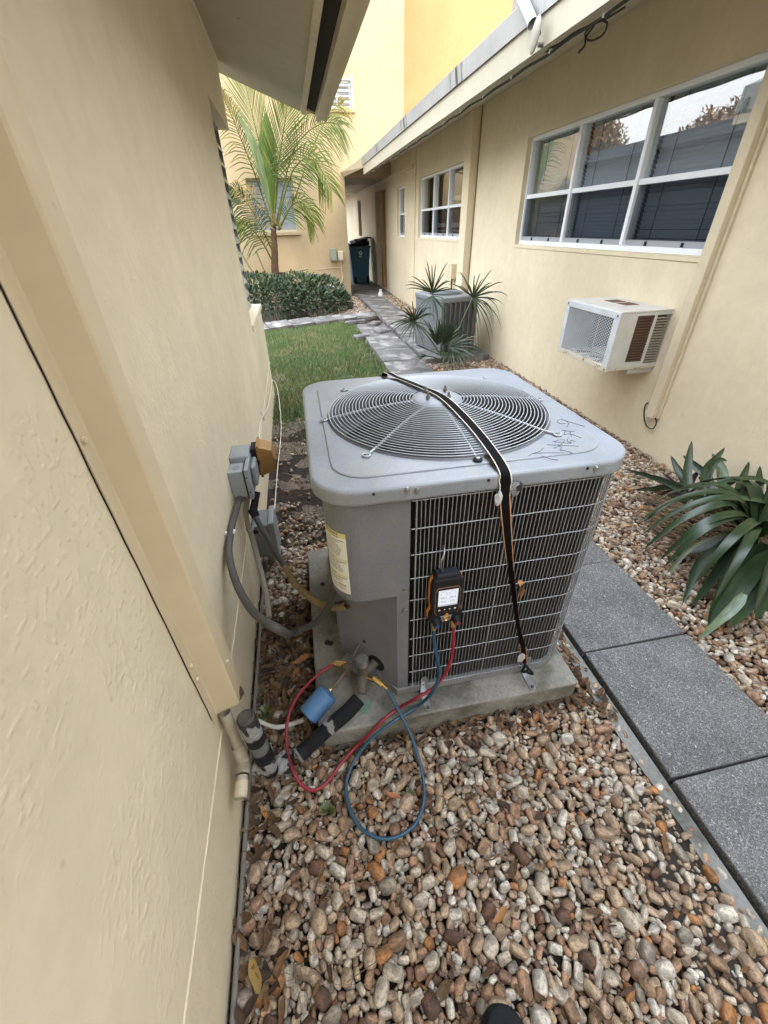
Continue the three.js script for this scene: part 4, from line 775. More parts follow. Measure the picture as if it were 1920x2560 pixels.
// ---------------------------------------------------------------- fittings on the left wall
{
  const cover = thing('line_set_cover', 'cream sheet metal cover running down the left house wall', 'pipe cover');
  const xo = -0.283, z0 = -0.658, z1 = -0.735, y0 = 0.375, y1 = 2.52;
  // folded sheet : flange, side, front, side, flange
  const plan = [[LX + 0.0035, z0 + 0.030], [LX + 0.0035, z0 + 0.004], [LX + 0.007, z0], [xo - 0.004, z0 - 0.014], [xo, z0 - 0.018], [xo, z1 + 0.004], [xo - 0.004, z1], [LX + 0.007, z1 - 0.004], [LX + 0.0035, z1 - 0.008], [LX + 0.0035, z1 - 0.03]];
  mesh('channel', planGeo(ribbonPlan(plan, 0.0025), y0, y1), M.tan, cover);
  for (const y of [0.55, 0.60, 1.15, 1.75]) mesh('screw', rod(V3(LX + 0.0045, y, z0 + 0.017), V3(LX + 0.009, y, z0 + 0.017), 0.006, 0.005, 8), M.tan, cover);
  mesh('screw', rod(V3(xo - 0.001, 0.52, -0.70), V3(xo + 0.004, 0.52, -0.70), 0.005, 0.004, 8), M.tan, cover);
  // crumbling seal where the flange has come away
  { const r = rngOf(3); const pts = []; for (let k = 0; k < 40; k++) { const y = 0.40 + k * 0.047; pts.push(V3(LX + 0.0015, y, z0 + 0.0315 + (r() - 0.5) * 0.003)); } mesh('sealant_gap', tube(pts, 0.0012, 120, 5), M.vent, cover); }
  const bug = new THREE.IcosahedronGeometry(0.02, 3); { const p = bug.attributes.position; for (let i = 0; i < p.count; i++) { const k = 0.6 + 0.9 * fbm(p.getX(i) * 90 + 9, p.getY(i) * 90 + p.getZ(i) * 70 + 9, 999, 3, 15); p.setXYZ(i, p.getX(i) * k, p.getY(i) * k, p.getZ(i) * k); } bug.computeVertexNormals(); const q = V3(-0.297, 0.376, -0.705); bug.translate(q.x, q.y, q.z); }
  mesh('foam_plug', bug, mat(lin(0.10, 0.065, 0.04), { roughness: 1, bumpMap: T.rough, bumpScale: 0.003 }), cover);

  const grey = mat(lin(0.36, 0.39, 0.41), { roughness: 0.5, map: T.dusty }), greyD = mat(lin(0.25, 0.265, 0.275), { roughness: 0.55, map: T.dusty });
  // outdoor receptacle : two boxes, plate and amber cover
  const rec = thing('outdoor_receptacle', 'grey outdoor electrical box with amber bubble cover on the left wall', 'electrical box');
  mesh('box', bx(LX, LX + 0.058, 0.534, 0.648, -1.455, -1.535, 0.004), grey, rec);
  mesh('box_label', (() => { const g = new THREE.TorusGeometry(0.011, 0.0012, 5, 24); g.scale(1.2, 1, 1); g.rotateX(Math.PI / 2); g.translate(LX + 0.03, 0.6487, -1.49); return g; })(), greyD, rec);
  mesh('gasket', bx(LX + 0.058, LX + 0.062, 0.53, 0.652, -1.450, -1.54), M.dark, rec);
  mesh('cover_plate', bx(LX + 0.062, LX + 0.078, 0.525, 0.657, -1.446, -1.60, 0.004), grey, rec);
  mesh('plate_inset', bx(LX + 0.0655, LX + 0.0735, 0.55, 0.635, -1.4445, -1.4465), mat(lin(0.30, 0.31, 0.36), { roughness: 0.5 }), rec);
  for (const y of [0.56, 0.625]) mesh('screw', rod(V3(LX + 0.069, y, -1.443), V3(LX + 0.069, y, -1.447), 0.003, 0.003, 8), M.dark, rec);
  mesh('plate_boss', bx(LX + 0.078, LX + 0.098, 0.55, 0.64, -1.50, -1.60, 0.012), grey, rec);
  mesh('rear_box', bx(LX, LX + 0.075, 0.548, 0.668, -1.545, -1.66, 0.006), grey, rec);
  mesh('cover_seal', bx(LX + 0.078, LX + 0.105, 0.545, 0.665, -1.605, -1.68), M.dark, rec);
  const amber = mat(lin(0.42, 0.235, 0.07), { roughness: 0.35, map: T.dusty });
  const ab = part('bubble_cover', rec);
  mesh('rim', bx(LX + 0.100, LX + 0.112, 0.535, 0.680, -1.597, -1.70, 0.004), amber, ab);
  { const sh = new THREE.Shape([[0, -0.06], [0.045, -0.045], [0.055, 0.0], [0.045, 0.045], [0, 0.062]].map(p => new THREE.Vector2(...p))); const g = new THREE.ExtrudeGeometry(sh, { depth: 0.08, bevelEnabled: true, bevelSize: 0.004, bevelThickness: 0.004, bevelSegments: 2 }); g.translate(LX + 0.112, 0.607, -1.685); mesh('hood', metric(g), amber, ab); }
  mesh('hinge', bx(LX + 0.10, LX + 0.108, 0.60, 0.62, -1.592, -1.597), M.dark, ab);

  // lower box on its post
  const low = thing('lower_electrical_box', 'grey weatherproof box on a short post beside the gravel', 'electrical box');
  mesh('box', bx(LX + 0.004, LX + 0.078, 0.085, 0.272, -1.62, -1.76, 0.004), greyD, low);
  mesh('lid', bx(LX + 0.078, LX + 0.105, 0.078, 0.285, -1.612, -1.77, 0.005), grey, low);
  mesh('hasp', bx(LX + 0.01, LX + 0.03, 0.24, 0.255, -1.61, -1.62), M.dark, low);
  mesh('post', rod(V3(LX + 0.055, 0.09, -1.68), V3(LX + 0.06, -0.05, -1.675), 0.02, 0.02, 12), greyD, low);

  // flexible whips
  const whip = thing('flexible_conduit', 'dark grey flexible conduit sagging from the receptacle to the condenser', 'conduit', 'electrical conduits by the left wall');
  const ridged = mat(lin(0.095, 0.09, 0.082), { roughness: 0.7, map: T.dusty });
  const w1 = [V3(LX + 0.026, 0.53, -1.49), onX(586, 1290, -0.322), onX(577, 1332, -0.322), onX(573, 1390, -0.314), onX(592, 1460, -0.285), onX(632, 1528, -0.225), onX(690, 1570, -0.15), onZ(745, 1577, -1.0), onZ(795, 1553, -0.98), onZ(824, 1510, -0.955), onZ(832, 1478, -0.95), V3(0.03, 0.60, -0.93)];
  mesh('sheath', tube(w1, 0.0115, 120, 12), ridged, whip);
  mesh('connector', [rod(V3(LX + 0.026, 0.537, -1.49), V3(LX + 0.025, 0.50, -1.487), 0.016, 0.016, 12)], MG.steel, whip);
  { const p = w1[2], g = new THREE.TorusGeometry(0.0135, 0.004, 8, 20); g.rotateX(Math.PI / 2); g.rotateZ(0.3); g.translate(p.x, p.y, p.z); mesh('strap', g, mat(lin(0.75, 0.74, 0.70), { roughness: 0.5 }), whip); mesh('strap_tab', rod(p.clone().add(V3(-0.014, 0.002, 0)), V3(LX, p.y + 0.004, p.z), 0.006, 0.006, 8), mat(lin(0.75, 0.74, 0.70), { roughness: 0.5 }), whip); }
  const whip2 = thing('flexible_conduit', 'straight dark conduit fading into tan foam ending under the condenser panel', 'conduit', 'electrical conduits by the left wall');
  const b0 = V3(LX + 0.085, 0.527, -1.50), bm = onZ(712, 1417, -1.23);
  mesh('connector', [rod(b0, onZ(632, 1282, -1.45), 0.014, 0.016, 10), rod(onZ(630, 1272, -1.455), onZ(640, 1292, -1.44), 0.02, 0.019, 6)], MG.black, whip2);
  mesh('sheath', tube([onZ(634, 1284, -1.448), onZ(665, 1340, -1.36), onZ(695, 1390, -1.28), bm], 0.0115, 30, 12), mat(lin(0.075, 0.08, 0.085), { roughness: 0.55, map: T.dusty }), whip2);
  mesh('foam_sleeve', tube([bm, onZ(738, 1458, -1.16), onZ(775, 1492, -1.07), onZ(808, 1512, -1.0), onZ(848, 1518, -0.94), onZ(868, 1512, -0.915)], 0.0125, 40, 12), mat(lin(0.36, 0.27, 0.13), { roughness: 0.9, map: T.dusty, bumpMap: T.rough, bumpScale: 0.002 }), whip2);
  const riser = thing('plastic_conduit', 'beige plastic conduit from the receptacle down into the gravel', 'conduit', 'electrical conduits by the left wall');
  mesh('pipe', tube([V3(LX + 0.05, 0.53, -1.50), onX(616, 1290, -0.318), onX(636, 1365, -0.31), onX(655, 1440, -0.29), onX(668, 1500, -0.27), onX(673, 1545, -0.262)], 0.0115, 30, 12), mat(lin(0.42, 0.38, 0.31), { roughness: 0.65, map: T.dusty }), riser);
  { const p = onX(624, 1322, -0.316), g = new THREE.TorusGeometry(0.014, 0.003, 8, 16); g.rotateX(Math.PI / 2); g.translate(p.x, p.y, p.z); mesh('clip', g, MG.steel, riser); }
  // loose white cable along the wall
  const cab = thing('white_cable', 'thin white cable looping along the left wall to the ground', 'cable');
  mesh('cable', [tube([V3(LX + 0.004, 0.66, -1.66), onX(646, 1120, LX + 0.004), onX(650, 1060, LX + 0.004), onX(655, 1045, LX + 0.006), onX(668, 1020, LX + 0.01), onX(676, 985, LX + 0.012), onX(684, 950, LX + 0.02), onX(690, 960, LX + 0.04), V3(LX + 0.075, 0.02, -3.5), V3(LX + 0.06, 0.02, -2.6), V3(LX + 0.05, 0.02, -1.9)], 0.0032, 120, 6), tube([onX(655, 1045, LX + 0.004), onX(662, 1052, LX + 0.01), onX(652, 1030, LX + 0.006)], 0.003, 14, 6)], mat(lin(0.66, 0.62, 0.52), { roughness: 0.6 }), cab);
  // thin pipe lying along the foot of the wall
  const bp = thing('base_conduit', 'thin grey conduit lying along the foot of the left wall', 'pipe');
  mesh('pipe', tube([V3(LX + 0.012, 0.012, 0.6), V3(LX + 0.012, 0.014, -0.3), V3(LX + 0.014, 0.02, -0.8), V3(LX + 0.018, 0.018, -1.5), V3(LX + 0.02, 0.0, -1.7)], 0.0065, 30, 8), mat(lin(0.22, 0.205, 0.18), { roughness: 0.7, map: T.dusty }), bp);
}
// ---------------------------------------------------------------- fittings on the right wall
{
  // wall air conditioner in a mesh cage
  const ac = thing('wall_air_conditioner', 'white rusty air conditioner in a mesh cage sticking out of the right wall', 'air conditioner');
  const xa = 1.985, xb = RX, y0 = 0.560, y1 = 0.925, za = -2.49, zb = -3.09;
  const enamel = mat(lin(0.74, 0.735, 0.69), { map: T.rust.clone(), roughness: 0.45 }); enamel.map = T.dusty;
  const rusty = mat(lin(0.75, 0.72, 0.66), { map: T.rust, roughness: 0.7 });
  mesh('case_top', bx(xa, xb, y1 - 0.012, y1, za, zb, 0.004), enamel, ac);
  mesh('case_floor', bx(xa + 0.004, xb, y0, y0 + 0.014, za - 0.002, zb + 0.002, 0.003), rusty, ac);
  mesh('case_back', bx(xb - 0.03, xb - 0.01, y0 + 0.014, y1 - 0.012, za - 0.01, zb + 0.01), mat(lin(0.16, 0.17, 0.19), { roughness: 0.8 }), ac);
  // near side : enamel sheet framing two louvred openings
  const zs = za - 0.001;
  mesh('case_side', [bx(xa, 2.105, y0 + 0.014, y1 - 0.012, zs, zs - 0.008), bx(2.225, 2.245, y0 + 0.014, y1 - 0.012, zs, zs - 0.008), bx(2.105, 2.225, y0 + 0.014, y0 + 0.05, zs, zs - 0.008), bx(2.105, 2.225, y1 - 0.03, y1 - 0.012, zs, zs - 0.008), bx(2.245, xb, y0 + 0.014, y0 + 0.035, zs, zs - 0.008), bx(2.245, xb, y1 - 0.03, y1 - 0.012, zs, zs - 0.008)], enamel, ac);
  const lou = mat(lin(0.20, 0.11, 0.075), { roughness: 0.85, map: T.dusty }), fin = mat(lin(0.48, 0.44, 0.36), { roughness: 0.7, map: T.dusty });
  mesh('louvre_backing', bx(2.10, xb - 0.012, y0 + 0.03, y1 - 0.02, zs - 0.02, zs - 0.024), mat(lin(0.14, 0.085, 0.06), { roughness: 1 }), ac);
  for (let k = 0; k < 17; k++) { const y = y0 + 0.055 + k * 0.0168; const a = mesh('side_louvre', bx(2.106, 2.224, y, y + 0.0055, zs - 0.0015, zs - 0.014), lou, ac); const b = mesh('side_louvre', bx(2.247, xb - 0.012, y - 0.012, y - 0.005, zs - 0.001, zs - 0.014), fin, ac); }
  mesh('far_side', bx(xa, xb, y0 + 0.014, y1 - 0.012, zb + 0.01, zb + 0.002), enamel, ac);
  for (let k = 0; k < 2; k++) mesh('top_vent', bx(2.16 + k * 0.0, 2.26, y1 + 0.0005, y1 + 0.0025, -2.70 - k * 0.135, -2.80 - k * 0.135), mat(lin(0.13, 0.07, 0.05), { roughness: 0.9 }), ac);
  mesh('inner_fan_wall', bx(2.22, 2.24, y0 + 0.014, y1 - 0.012, za - 0.02, zb + 0.02), mat(lin(0.13, 0.135, 0.15), { roughness: 0.8, bumpMap: T.fins, bumpScale: 0.002 }), ac);
  mesh('divider', [bx(2.06, 2.066, y0 + 0.014, y1 - 0.03, -2.80, -2.806), bx(2.06, 2.20, y0 + 0.06, y0 + 0.085, -2.52, -2.80)], fin, ac);
  mesh('cage_frame', [bx(xa - 0.012, xa, y1 - 0.045, y1 - 0.006, za + 0.004, zb - 0.004, 0.002), bx(xa - 0.0118, xa - 0.0005, y0 + 0.03, y1 - 0.045, za + 0.004, za - 0.05, 0.002), bx(xa - 0.0118, xa - 0.0005, y0 + 0.03, y1 - 0.045, zb + 0.04, zb - 0.004, 0.002)], mat(lin(0.74, 0.77, 0.79), { roughness: 0.4, map: T.dusty }), ac);
  mesh('cage_rail', bx(xa - 0.012, xa, y0 - 0.004, y0 + 0.03, za + 0.004, zb - 0.004, 0.003), rusty, ac);
  const wires = [], w = 0.0015; // diamond mesh
  const yA = y0 + 0.03, yB = y1 - 0.045, zA = za - 0.05, zB = zb + 0.04, sp = 0.03;
  for (let k = -22; k < 30; k++) for (const s of [-1, 1]) {
    // line z = zB + k*sp + t , y = yA + t*0.62 (s=1) or falling (s=-1), clipped to the opening
    let t0 = 0, t1 = (yB - yA) / 0.62; const zAt = t => zB + k * sp + t; t0 = Math.max(t0, -(k * sp)); t1 = Math.min(t1, (zA - zB) - k * sp); if (t1 - t0 < 0.01) continue;
    const Y = t => s > 0 ? yA + t * 0.62 : yB - t * 0.62; wires.push(rod(V3(xa - 0.006 + s * 0.001, Y(t0), zAt(t0)), V3(xa - 0.006 + s * 0.001, Y(t1), zAt(t1)), w, w, 4));
  }
  const cm = mesh('cage_mesh', wires, mat(lin(0.62, 0.64, 0.66), { roughness: 0.5 }), ac); cm.userData.kind = 'stuff';
  for (const [y, z] of [[y1 - 0.025, za - 0.02], [y1 - 0.025, zb + 0.02], [y0 + 0.012, za - 0.015]]) mesh('screw', rod(V3(xa - 0.016, y, z), V3(xa - 0.01, y, z), 0.006, 0.006, 8), lou, ac);
  mesh('support_bracket', bx(2.16, xb, y0 - 0.035, y0 - 0.002, za - 0.02, za - 0.05, 0.004), enamel, ac);
  // conduit cover down the wall
  const cv = thing('cable_raceway', 'straight cream raceway running down the right wall beside the windows', 'pipe cover');
  mesh('channel', bx(RX - 0.05, RX - 0.0015, 0.262, 2.42, -2.315, -2.385, 0.005), M.trim, cv);
  mesh('lip', bx(RX - 0.016, RX - 0.0012, 0.262, 2.42, -2.296, -2.3145, 0.003), M.trim, cv);
  const loop = thing('black_cable', 'black cable loop hanging under the raceway end', 'cable');
  mesh('cable', tube([V3(RX - 0.022, 0.275, -2.33), onX(1641, 1055, RX - 0.022), onX(1632, 1072, RX - 0.022), onX(1617, 1065, RX - 0.02), onX(1610, 1040, RX - 0.018), onX(1614, 1012, RX - 0.012), onX(1625, 1003, RX)], 0.004, 50, 8), MG.black, loop);
  mesh('wall_bushing', rod(onX(1626, 1003, RX - 0.014), onX(1626, 1003, RX + 0.002), 0.014, 0.016, 12), M.white, loop);
  // small box with conduit behind the second condenser
  const jb = thing('small_disconnect_box', 'small cream box with a thin conduit on the wall beside the pilaster', 'electrical box');
  const q = onX(1138, 680, RX);
  mesh('box', bx(RX - 0.09, RX - 0.001, 0.74, 0.93, q.z + 0.09, q.z - 0.09, 0.005), M.trim, jb);
  mesh('pipe', rod(V3(RX - 0.045, 0.74, q.z), V3(RX - 0.05, 0.3, q.z), 0.012, 0.012, 8), MG.black, jb);
  // service mast on the fascia
  const mast = thing('roof_strut', 'pale metal pipe strut clamped to the roof edge', 'pole');
  const m0 = onX(1346, 98, 1.515), m1 = onX(1332, 60, 1.51), m2 = onX(1280, -60, 1.47);
  mesh('pipe', tube([m1, lerpV(m1, m2, 0.5), m2], 0.03, 10, 14), mat(lin(0.58, 0.60, 0.60), { roughness: 0.45, map: T.dusty }), mast);
  mesh('flattened_end', (() => { const g = new THREE.SphereGeometry(1, 18, 12); g.scale(0.016, 0.075, 0.045); g.rotateX(0.35); metric(g, 0.4); g.translate(m0.x - 0.012, m0.y + 0.02, m0.z - 0.02); return g; })(), mat(lin(0.42, 0.39, 0.33), { roughness: 0.6, map: T.dusty }), mast);
  for (const [u, v] of [[1338, 82], [1345, 112]]) { const P = onX(u, v, 1.493); mesh('bolt', rod(P, P.clone().add(V3(0.03, 0, 0)), 0.011, 0.011, 6), MG.grime, mast); }
  // cables under the eave
  const ec = thing('eave_cables', 'dark tangled cables hanging under the right eave', 'cable');
  const sof = (u, v) => onX(u, v, 1.75);
  const brown = mat(lin(0.055, 0.045, 0.032), { roughness: 0.8 });
  mesh('cable', tube([sof(1365, 130), sof(1400, 108), sof(1440, 80), sof(1490, 58), sof(1530, 38), sof(1562, 18)], 0.005, 40, 6), brown, ec);
  mesh('cable', tube([sof(1372, 122), sof(1420, 98), sof(1470, 66), sof(1500, 52), sof(1518, 60), sof(1512, 80), sof(1490, 98), sof(1470, 100), sof(1462, 85), sof(1480, 62)], 0.005, 60, 6), brown, ec);
  mesh('cable', tube([sof(1446, 132), sof(1462, 112), sof(1464, 95), sof(1485, 64)], 0.006, 30, 6), brown, ec);
}
// ---------------------------------------------------------------- second condenser
{
  const c2 = thing('slatted_condenser', 'smaller grey condenser with ribbed sides behind the fan palms', 'air conditioner');
  const W = 0.5, D = 0.70, y0 = 0.075, y1 = 0.70, r = 0.05;
  const inner = new THREE.Group(); const coilGrey = mat(lin(0.15, 0.155, 0.165), { roughness: 0.8 });
  const g2 = mat(lin(0.20, 0.215, 0.225), { roughness: 0.5, map: T.dusty }), rib = mat(lin(0.17, 0.168, 0.175), { roughness: 0.5, map: T.dusty });
  const place = g => { g.rotateY(0.225); g.translate(1.66, 0, -5.1); return g; };   // local corner at the origin, x right, z away
  const B = (a, b, c, d, e, f, rr = 0) => place(bx(a, b, c, d, e, f, rr));
  mesh('core', place(planGeo(roundedPlan(0.02, W - 0.02, -0.02, -D + 0.02, 0.04), y0, y1 - 0.05, [roundedPlan(0.045, W - 0.045, -0.045, -D + 0.045, 0.03).reverse()])), coilGrey, c2);
  mesh('side_panel', B(-0.002, 0.016, y0 + 0.13, y1 - 0.06, -0.03, -D + 0.03, 0.004), g2, c2);
  mesh('lower_panel', B(-0.001, 0.014, y0, y0 + 0.128, -0.03, -D + 0.03, 0.004), rib, c2);
  const hole = []; for (let i = 0; i < 40; i++) { const a = -i / 40 * 6.2832; hole.push([W / 2 + 0.2 * Math.cos(a), -D / 2 + 0.2 * Math.sin(a)]); }
  mesh('lid', place(planGeo(roundedPlan(-0.012, W + 0.012, 0.012, -D - 0.012, 0.06), y1 - 0.06, y1, [hole], 0.012)), mat(lin(0.25, 0.27, 0.28), { roughness: 0.45, map: T.dusty }), c2);
  for (let k = 0; k < 8; k++) { const t = new THREE.TorusGeometry(0.05 + k * 0.021, 0.003, 5, 36); t.rotateX(Math.PI / 2); t.translate(W / 2, y1 + 0.02 - k * 0.001, -D / 2); mesh('grille_ring', place(t), g2, c2); }
  for (let k = 0; k < 7; k++) mesh('rib', B(0.04 + k * 0.066, 0.058 + k * 0.066, y0 + 0.02, y1 - 0.06, 0.004, -0.016, 0.004), rib, c2);
  for (let k = 0; k < 34; k++) mesh('fin', B(0.03, W - 0.03, y0 + 0.03 + k * 0.0158, y0 + 0.034 + k * 0.0158, -0.004, -0.016), rib, c2);
  for (let k = 0; k < 30; k++) mesh('fin', B(W - 0.02, W + 0.002, y0 + 0.03 + k * 0.0175, y0 + 0.038 + k * 0.0175, -0.02, -D + 0.04), g2, c2);
  for (const z of [-0.02, -0.12, -D + 0.06]) mesh('corner_rail', B(W - 0.012, W + 0.006, y0, y1 - 0.06, z, z - 0.02, 0.003), rib, c2);
  mesh('corner_rail', B(-0.006, 0.03, y0, y1 - 0.06, 0.004, -0.03, 0.006), g2, c2);
}
// ---------------------------------------------------------------- passage and back wall
{
  const bin = thing('wheeled_bin', 'dark teal wheeled trash bin with open black lid in the passage', 'trash bin');
  const zf = -13.75, x0 = 1.66, x1 = 2.24, teal = mat(lin(0.018, 0.115, 0.20), { roughness: 0.5 });
  const sec = (y, k, d) => roundedPlan(lerp((x0 + x1) / 2, x0, k), lerp((x0 + x1) / 2, x1, k), zf - 0.04 * (1 - k) * 2, zf - d, 0.05, 4).map(p => V3(p[0], y, p[1]));
  const rings = [sec(0.05, 0.80, 0.55), sec(0.25, 0.85, 0.60), sec(0.62, 0.93, 0.66), sec(0.64, 0.96, 0.68), sec(0.90, 1.0, 0.72)], pos = [], idx = [], n = rings[0].length;
  rings.forEach(r => r.forEach(p => pos.push(p.x, p.y, p.z))); for (let j = 0; j < rings.length - 1; j++) for (let i = 0; i < n; i++) { const a = j * n + i, b = j * n + (i + 1) % n; idx.push(a, a + n, b, b, a + n, b + n); }
  const g = new THREE.BufferGeometry(); g.setAttribute('position', new THREE.Float32BufferAttribute(pos, 3)); g.setIndex(idx); const gg = g.toNonIndexed(); gg.computeVertexNormals();
  mesh('body', gg, teal, bin);
  mesh('rim', planGeo(roundedPlan(x0 - 0.02, x1 + 0.02, zf + 0.02, zf - 0.74, 0.06, 4), 0.90, 0.955, [roundedPlan(x0 + 0.02, x1 - 0.02, zf - 0.02, zf - 0.70, 0.05, 4).reverse()], 0.008), mat(lin(0.03, 0.11, 0.135), { roughness: 0.45 }), bin);
  const lid = new THREE.BoxGeometry(0.64, 0.03, 0.74, 6, 1, 6), lp = lid.attributes.position; for (let i = 0; i < lp.count; i++) lp.setY(i, lp.getY(i) + 0.04 + 0.15 * (lp.getX(i) / 0.64 + 0.5) + 0.02 * Math.sin(lp.getX(i) * 9)); lid.translate((x0 + x1) / 2 + 0.02, 0.95, zf - 0.36); lid.computeVertexNormals();
  mesh('lid', lid, MG.black, bin);
  const bag = new THREE.SphereGeometry(1, 24, 12), bp = bag.attributes.position; for (let i = 0; i < bp.count; i++) { const k = 0.85 + 0.3 * fbm(bp.getX(i) * 3 + 9, bp.getY(i) * 3 + bp.getZ(i) * 2 + 9, 999, 3, 3); bp.setXYZ(i, bp.getX(i) * 0.31 * k, bp.getY(i) * (0.12 + 0.09 * (bp.getX(i) > 0 ? bp.getX(i) : 0)) * k, bp.getZ(i) * 0.32 * k); } bag.translate((x0 + x1) / 2 + 0.02, 1.0, zf - 0.36); bag.computeVertexNormals();
  mesh('bin_bag', bag, mat(lin(0.010, 0.010, 0.016), { roughness: 0.3 }), bin);
  for (const x of [x1 - 0.10, x0 + 0.10]) mesh('wheel', rod(V3(x - 0.03, 0.13, zf - 0.10), V3(x + 0.05, 0.13, zf - 0.10), 0.115, 0.115, 20), MG.black, bin);
  const cv = document.createElement('canvas'); cv.width = cv.height = 128; const c = cv.getContext('2d'); c.fillStyle = '#1f5a6e'; c.fillRect(0, 0, 128, 128); c.fillStyle = '#d8dde0';
  for (let k = 0; k < 5; k++) { const a = -Math.PI / 2 + k * Math.PI * 0.4; c.beginPath(); c.ellipse(64 + 22 * Math.cos(a), 46 + 22 * Math.sin(a), 14, 14, 0, 0, 7); c.fill(); } c.fillStyle = '#1f5a6e'; c.beginPath(); c.arc(64, 46, 11, 0, 7); c.fill(); c.fillStyle = '#d8dde0'; c.fillRect(30, 92, 68, 10); c.fillRect(36, 110, 56, 4);
  const t = new THREE.CanvasTexture(cv); t.colorSpace = THREE.SRGBColorSpace; t.magFilter = THREE.LinearFilter;
  const lg = new THREE.PlaneGeometry(0.2, 0.2); lg.translate((x0 + x1) / 2 + 0.01, 0.76, zf + 0.012); mesh('logo', lg, mat(0xffffff, { map: t, roughness: 0.5 }), bin);

  const zB = -11.24;
  const mb = thing('grey_meter_box', 'grey green utility box on the pale yellow wall beside the passage', 'electrical box', 'boxes beside the passage');
  mesh('box', bx(0.895, 1.04, 0.755, 1.01, zB, zB + 0.09, 0.012), mat(lin(0.30, 0.33, 0.25), { roughness: 0.55, map: T.dusty }), mb); mesh('lid', bx(0.905, 1.03, 0.775, 0.985, zB + 0.09, zB + 0.104, 0.006), mat(lin(0.32, 0.35, 0.27), { roughness: 0.55, map: T.dusty }), mb);
  const mb2 = thing('cream_meter_box', 'small cream utility box beside the grey green one', 'electrical box', 'boxes beside the passage');
  mesh('box', bx(1.07, 1.19, 0.77, 0.955, zB, zB + 0.07, 0.006), M.trim, mb2); mesh('lid', bx(1.08, 1.18, 0.80, 0.945, zB + 0.07, zB + 0.082, 0.004), M.trim, mb2);
  mesh('cable', tube([V3(1.13, 0.77, zB + 0.03), V3(1.13, 0.6, zB + 0.02), V3(1.14, 0.40, zB + 0.02), V3(1.08, 0.30, zB + 0.02), V3(0.95, 0.24, zB + 0.02), V3(0.82, 0.20, zB + 0.04)], 0.009, 40, 6), M.trim, mb2);
  mesh('wire', tube([V3(0.55, 0.60, zB + 0.008), V3(0.85, 0.62, zB + 0.008), V3(1.12, 0.63, zB + 0.008)], 0.005, 10, 5), M.trim, mb2);
  const pv = thing('white_pipe', 'white plastic pipe bend with grey hose tap beside the hedge', 'pipe');
  const a = onZ(823, 716, -10.9), b = onZ(833, 716, -10.9), e = onZ(843, 718, -10.9), f = onZ(844, 738, -10.9), t0 = onZ(817, 712, -10.9), t1 = onZ(815, 695, -10.9);
  mesh('pipe', tube([a, b, e, lerpV(e, f, 0.3), f], 0.035, 24, 10), M.white, pv); mesh('riser', rod(V3(t0.x, 0, t0.z), t1, 0.04, 0.035, 10), mat(lin(0.6, 0.58, 0.52), { roughness: 0.6, map: T.rust }), pv); mesh('tap', [rod(t1, t1.clone().add(V3(0, 0.09, 0)), 0.035, 0.02, 8), rod(t1.clone().add(V3(-0.04, 0.05, 0)), t1.clone().add(V3(0.06, 0.05, 0)), 0.014, 0.014, 6)], MG.grime, pv);
  const bot = thing('white_bottle', 'small white plastic bottle standing at the passage floor edge', 'bottle');
  const bq = onY(952, 744, 0.02); mesh('body', (() => { const g = new THREE.LatheGeometry([[0, 0], [0.055, 0], [0.06, 0.02], [0.06, 0.09], [0.03, 0.125], [0.03, 0.15]].map(p => new THREE.Vector2(...p)), 18); g.translate(bq.x, 0.02, bq.z); return g; })(), M.white, bot); mesh('cap', rod(V3(bq.x, 0.17, bq.z), V3(bq.x, 0.195, bq.z), 0.032, 0.032, 12), M.white, bot);
}
// ---------------------------------------------------------------- gravel, leaf litter, lawn
const STONE_COL = [[0.64, 0.56, 0.45], [0.78, 0.72, 0.63], [0.48, 0.35, 0.235], [0.38, 0.235, 0.14], [0.22, 0.115, 0.065], [0.48, 0.29, 0.18], [0.37, 0.32, 0.26], [0.56, 0.42, 0.28], [0.16, 0.085, 0.052], [0.48, 0.22, 0.075], [0.31, 0.18, 0.12], [0.60, 0.44, 0.32]].map(c => lin(...c));
const pebbleGeos = [];
for (let k = 0; k < 10; k++) {
  const g = new THREE.IcosahedronGeometry(1, 2), p = g.attributes.position, r = rngOf(900 + k), e = 0.62 + 0.3 * r(), h = 0.55 + 0.25 * r(), box = 0.1 + 0.55 * r();
  const ox = r() * 50, oy = r() * 50;
  for (let i = 0; i < p.count; i++) {
    const q = V3(p.getX(i), p.getY(i), p.getZ(i)), m = Math.max(Math.abs(q.x), Math.abs(q.y), Math.abs(q.z));
    q.multiplyScalar(lerp(1, 0.82 / m, box) * (0.78 + 0.44 * (0.5 * fbm(q.x * 1.3 + ox, q.y * 1.1 + oy, 9999, 2, k) + 0.5 * fbm(q.z * 1.2 + oy, q.x * 0.9 + ox, 9999, 2, k + 5))));
    p.setXYZ(i, q.x, q.y * h, q.z * e);
  }
  g.computeVertexNormals();
  // smooth normals across the shared corners
  const key = new Map(), nn = g.attributes.normal; for (let i = 0; i < p.count; i++) { const s = `${p.getX(i).toFixed(4)},${p.getY(i).toFixed(4)},${p.getZ(i).toFixed(4)}`; if (!key.has(s)) key.set(s, V3(0, 0, 0)); key.get(s).add(V3(nn.getX(i), nn.getY(i), nn.getZ(i))); }
  for (let i = 0; i < p.count; i++) { const s = `${p.getX(i).toFixed(4)},${p.getY(i).toFixed(4)},${p.getZ(i).toFixed(4)}`, v = key.get(s).clone().normalize(); nn.setXYZ(i, v.x, v.y, v.z); }
  pebbleGeos.push(g);
}
const pebbleMat = mat(lin(1, 1, 1), { map: T.stone, bumpMap: T.stoneBump, bumpScale: 0.0012, roughness: 0.72 });
const pebbleMats = STONE_COL.map(c => mat(c, { map: T.stone, bumpMap: T.stoneBump, bumpScale: 0.0012, roughness: 0.72 }));
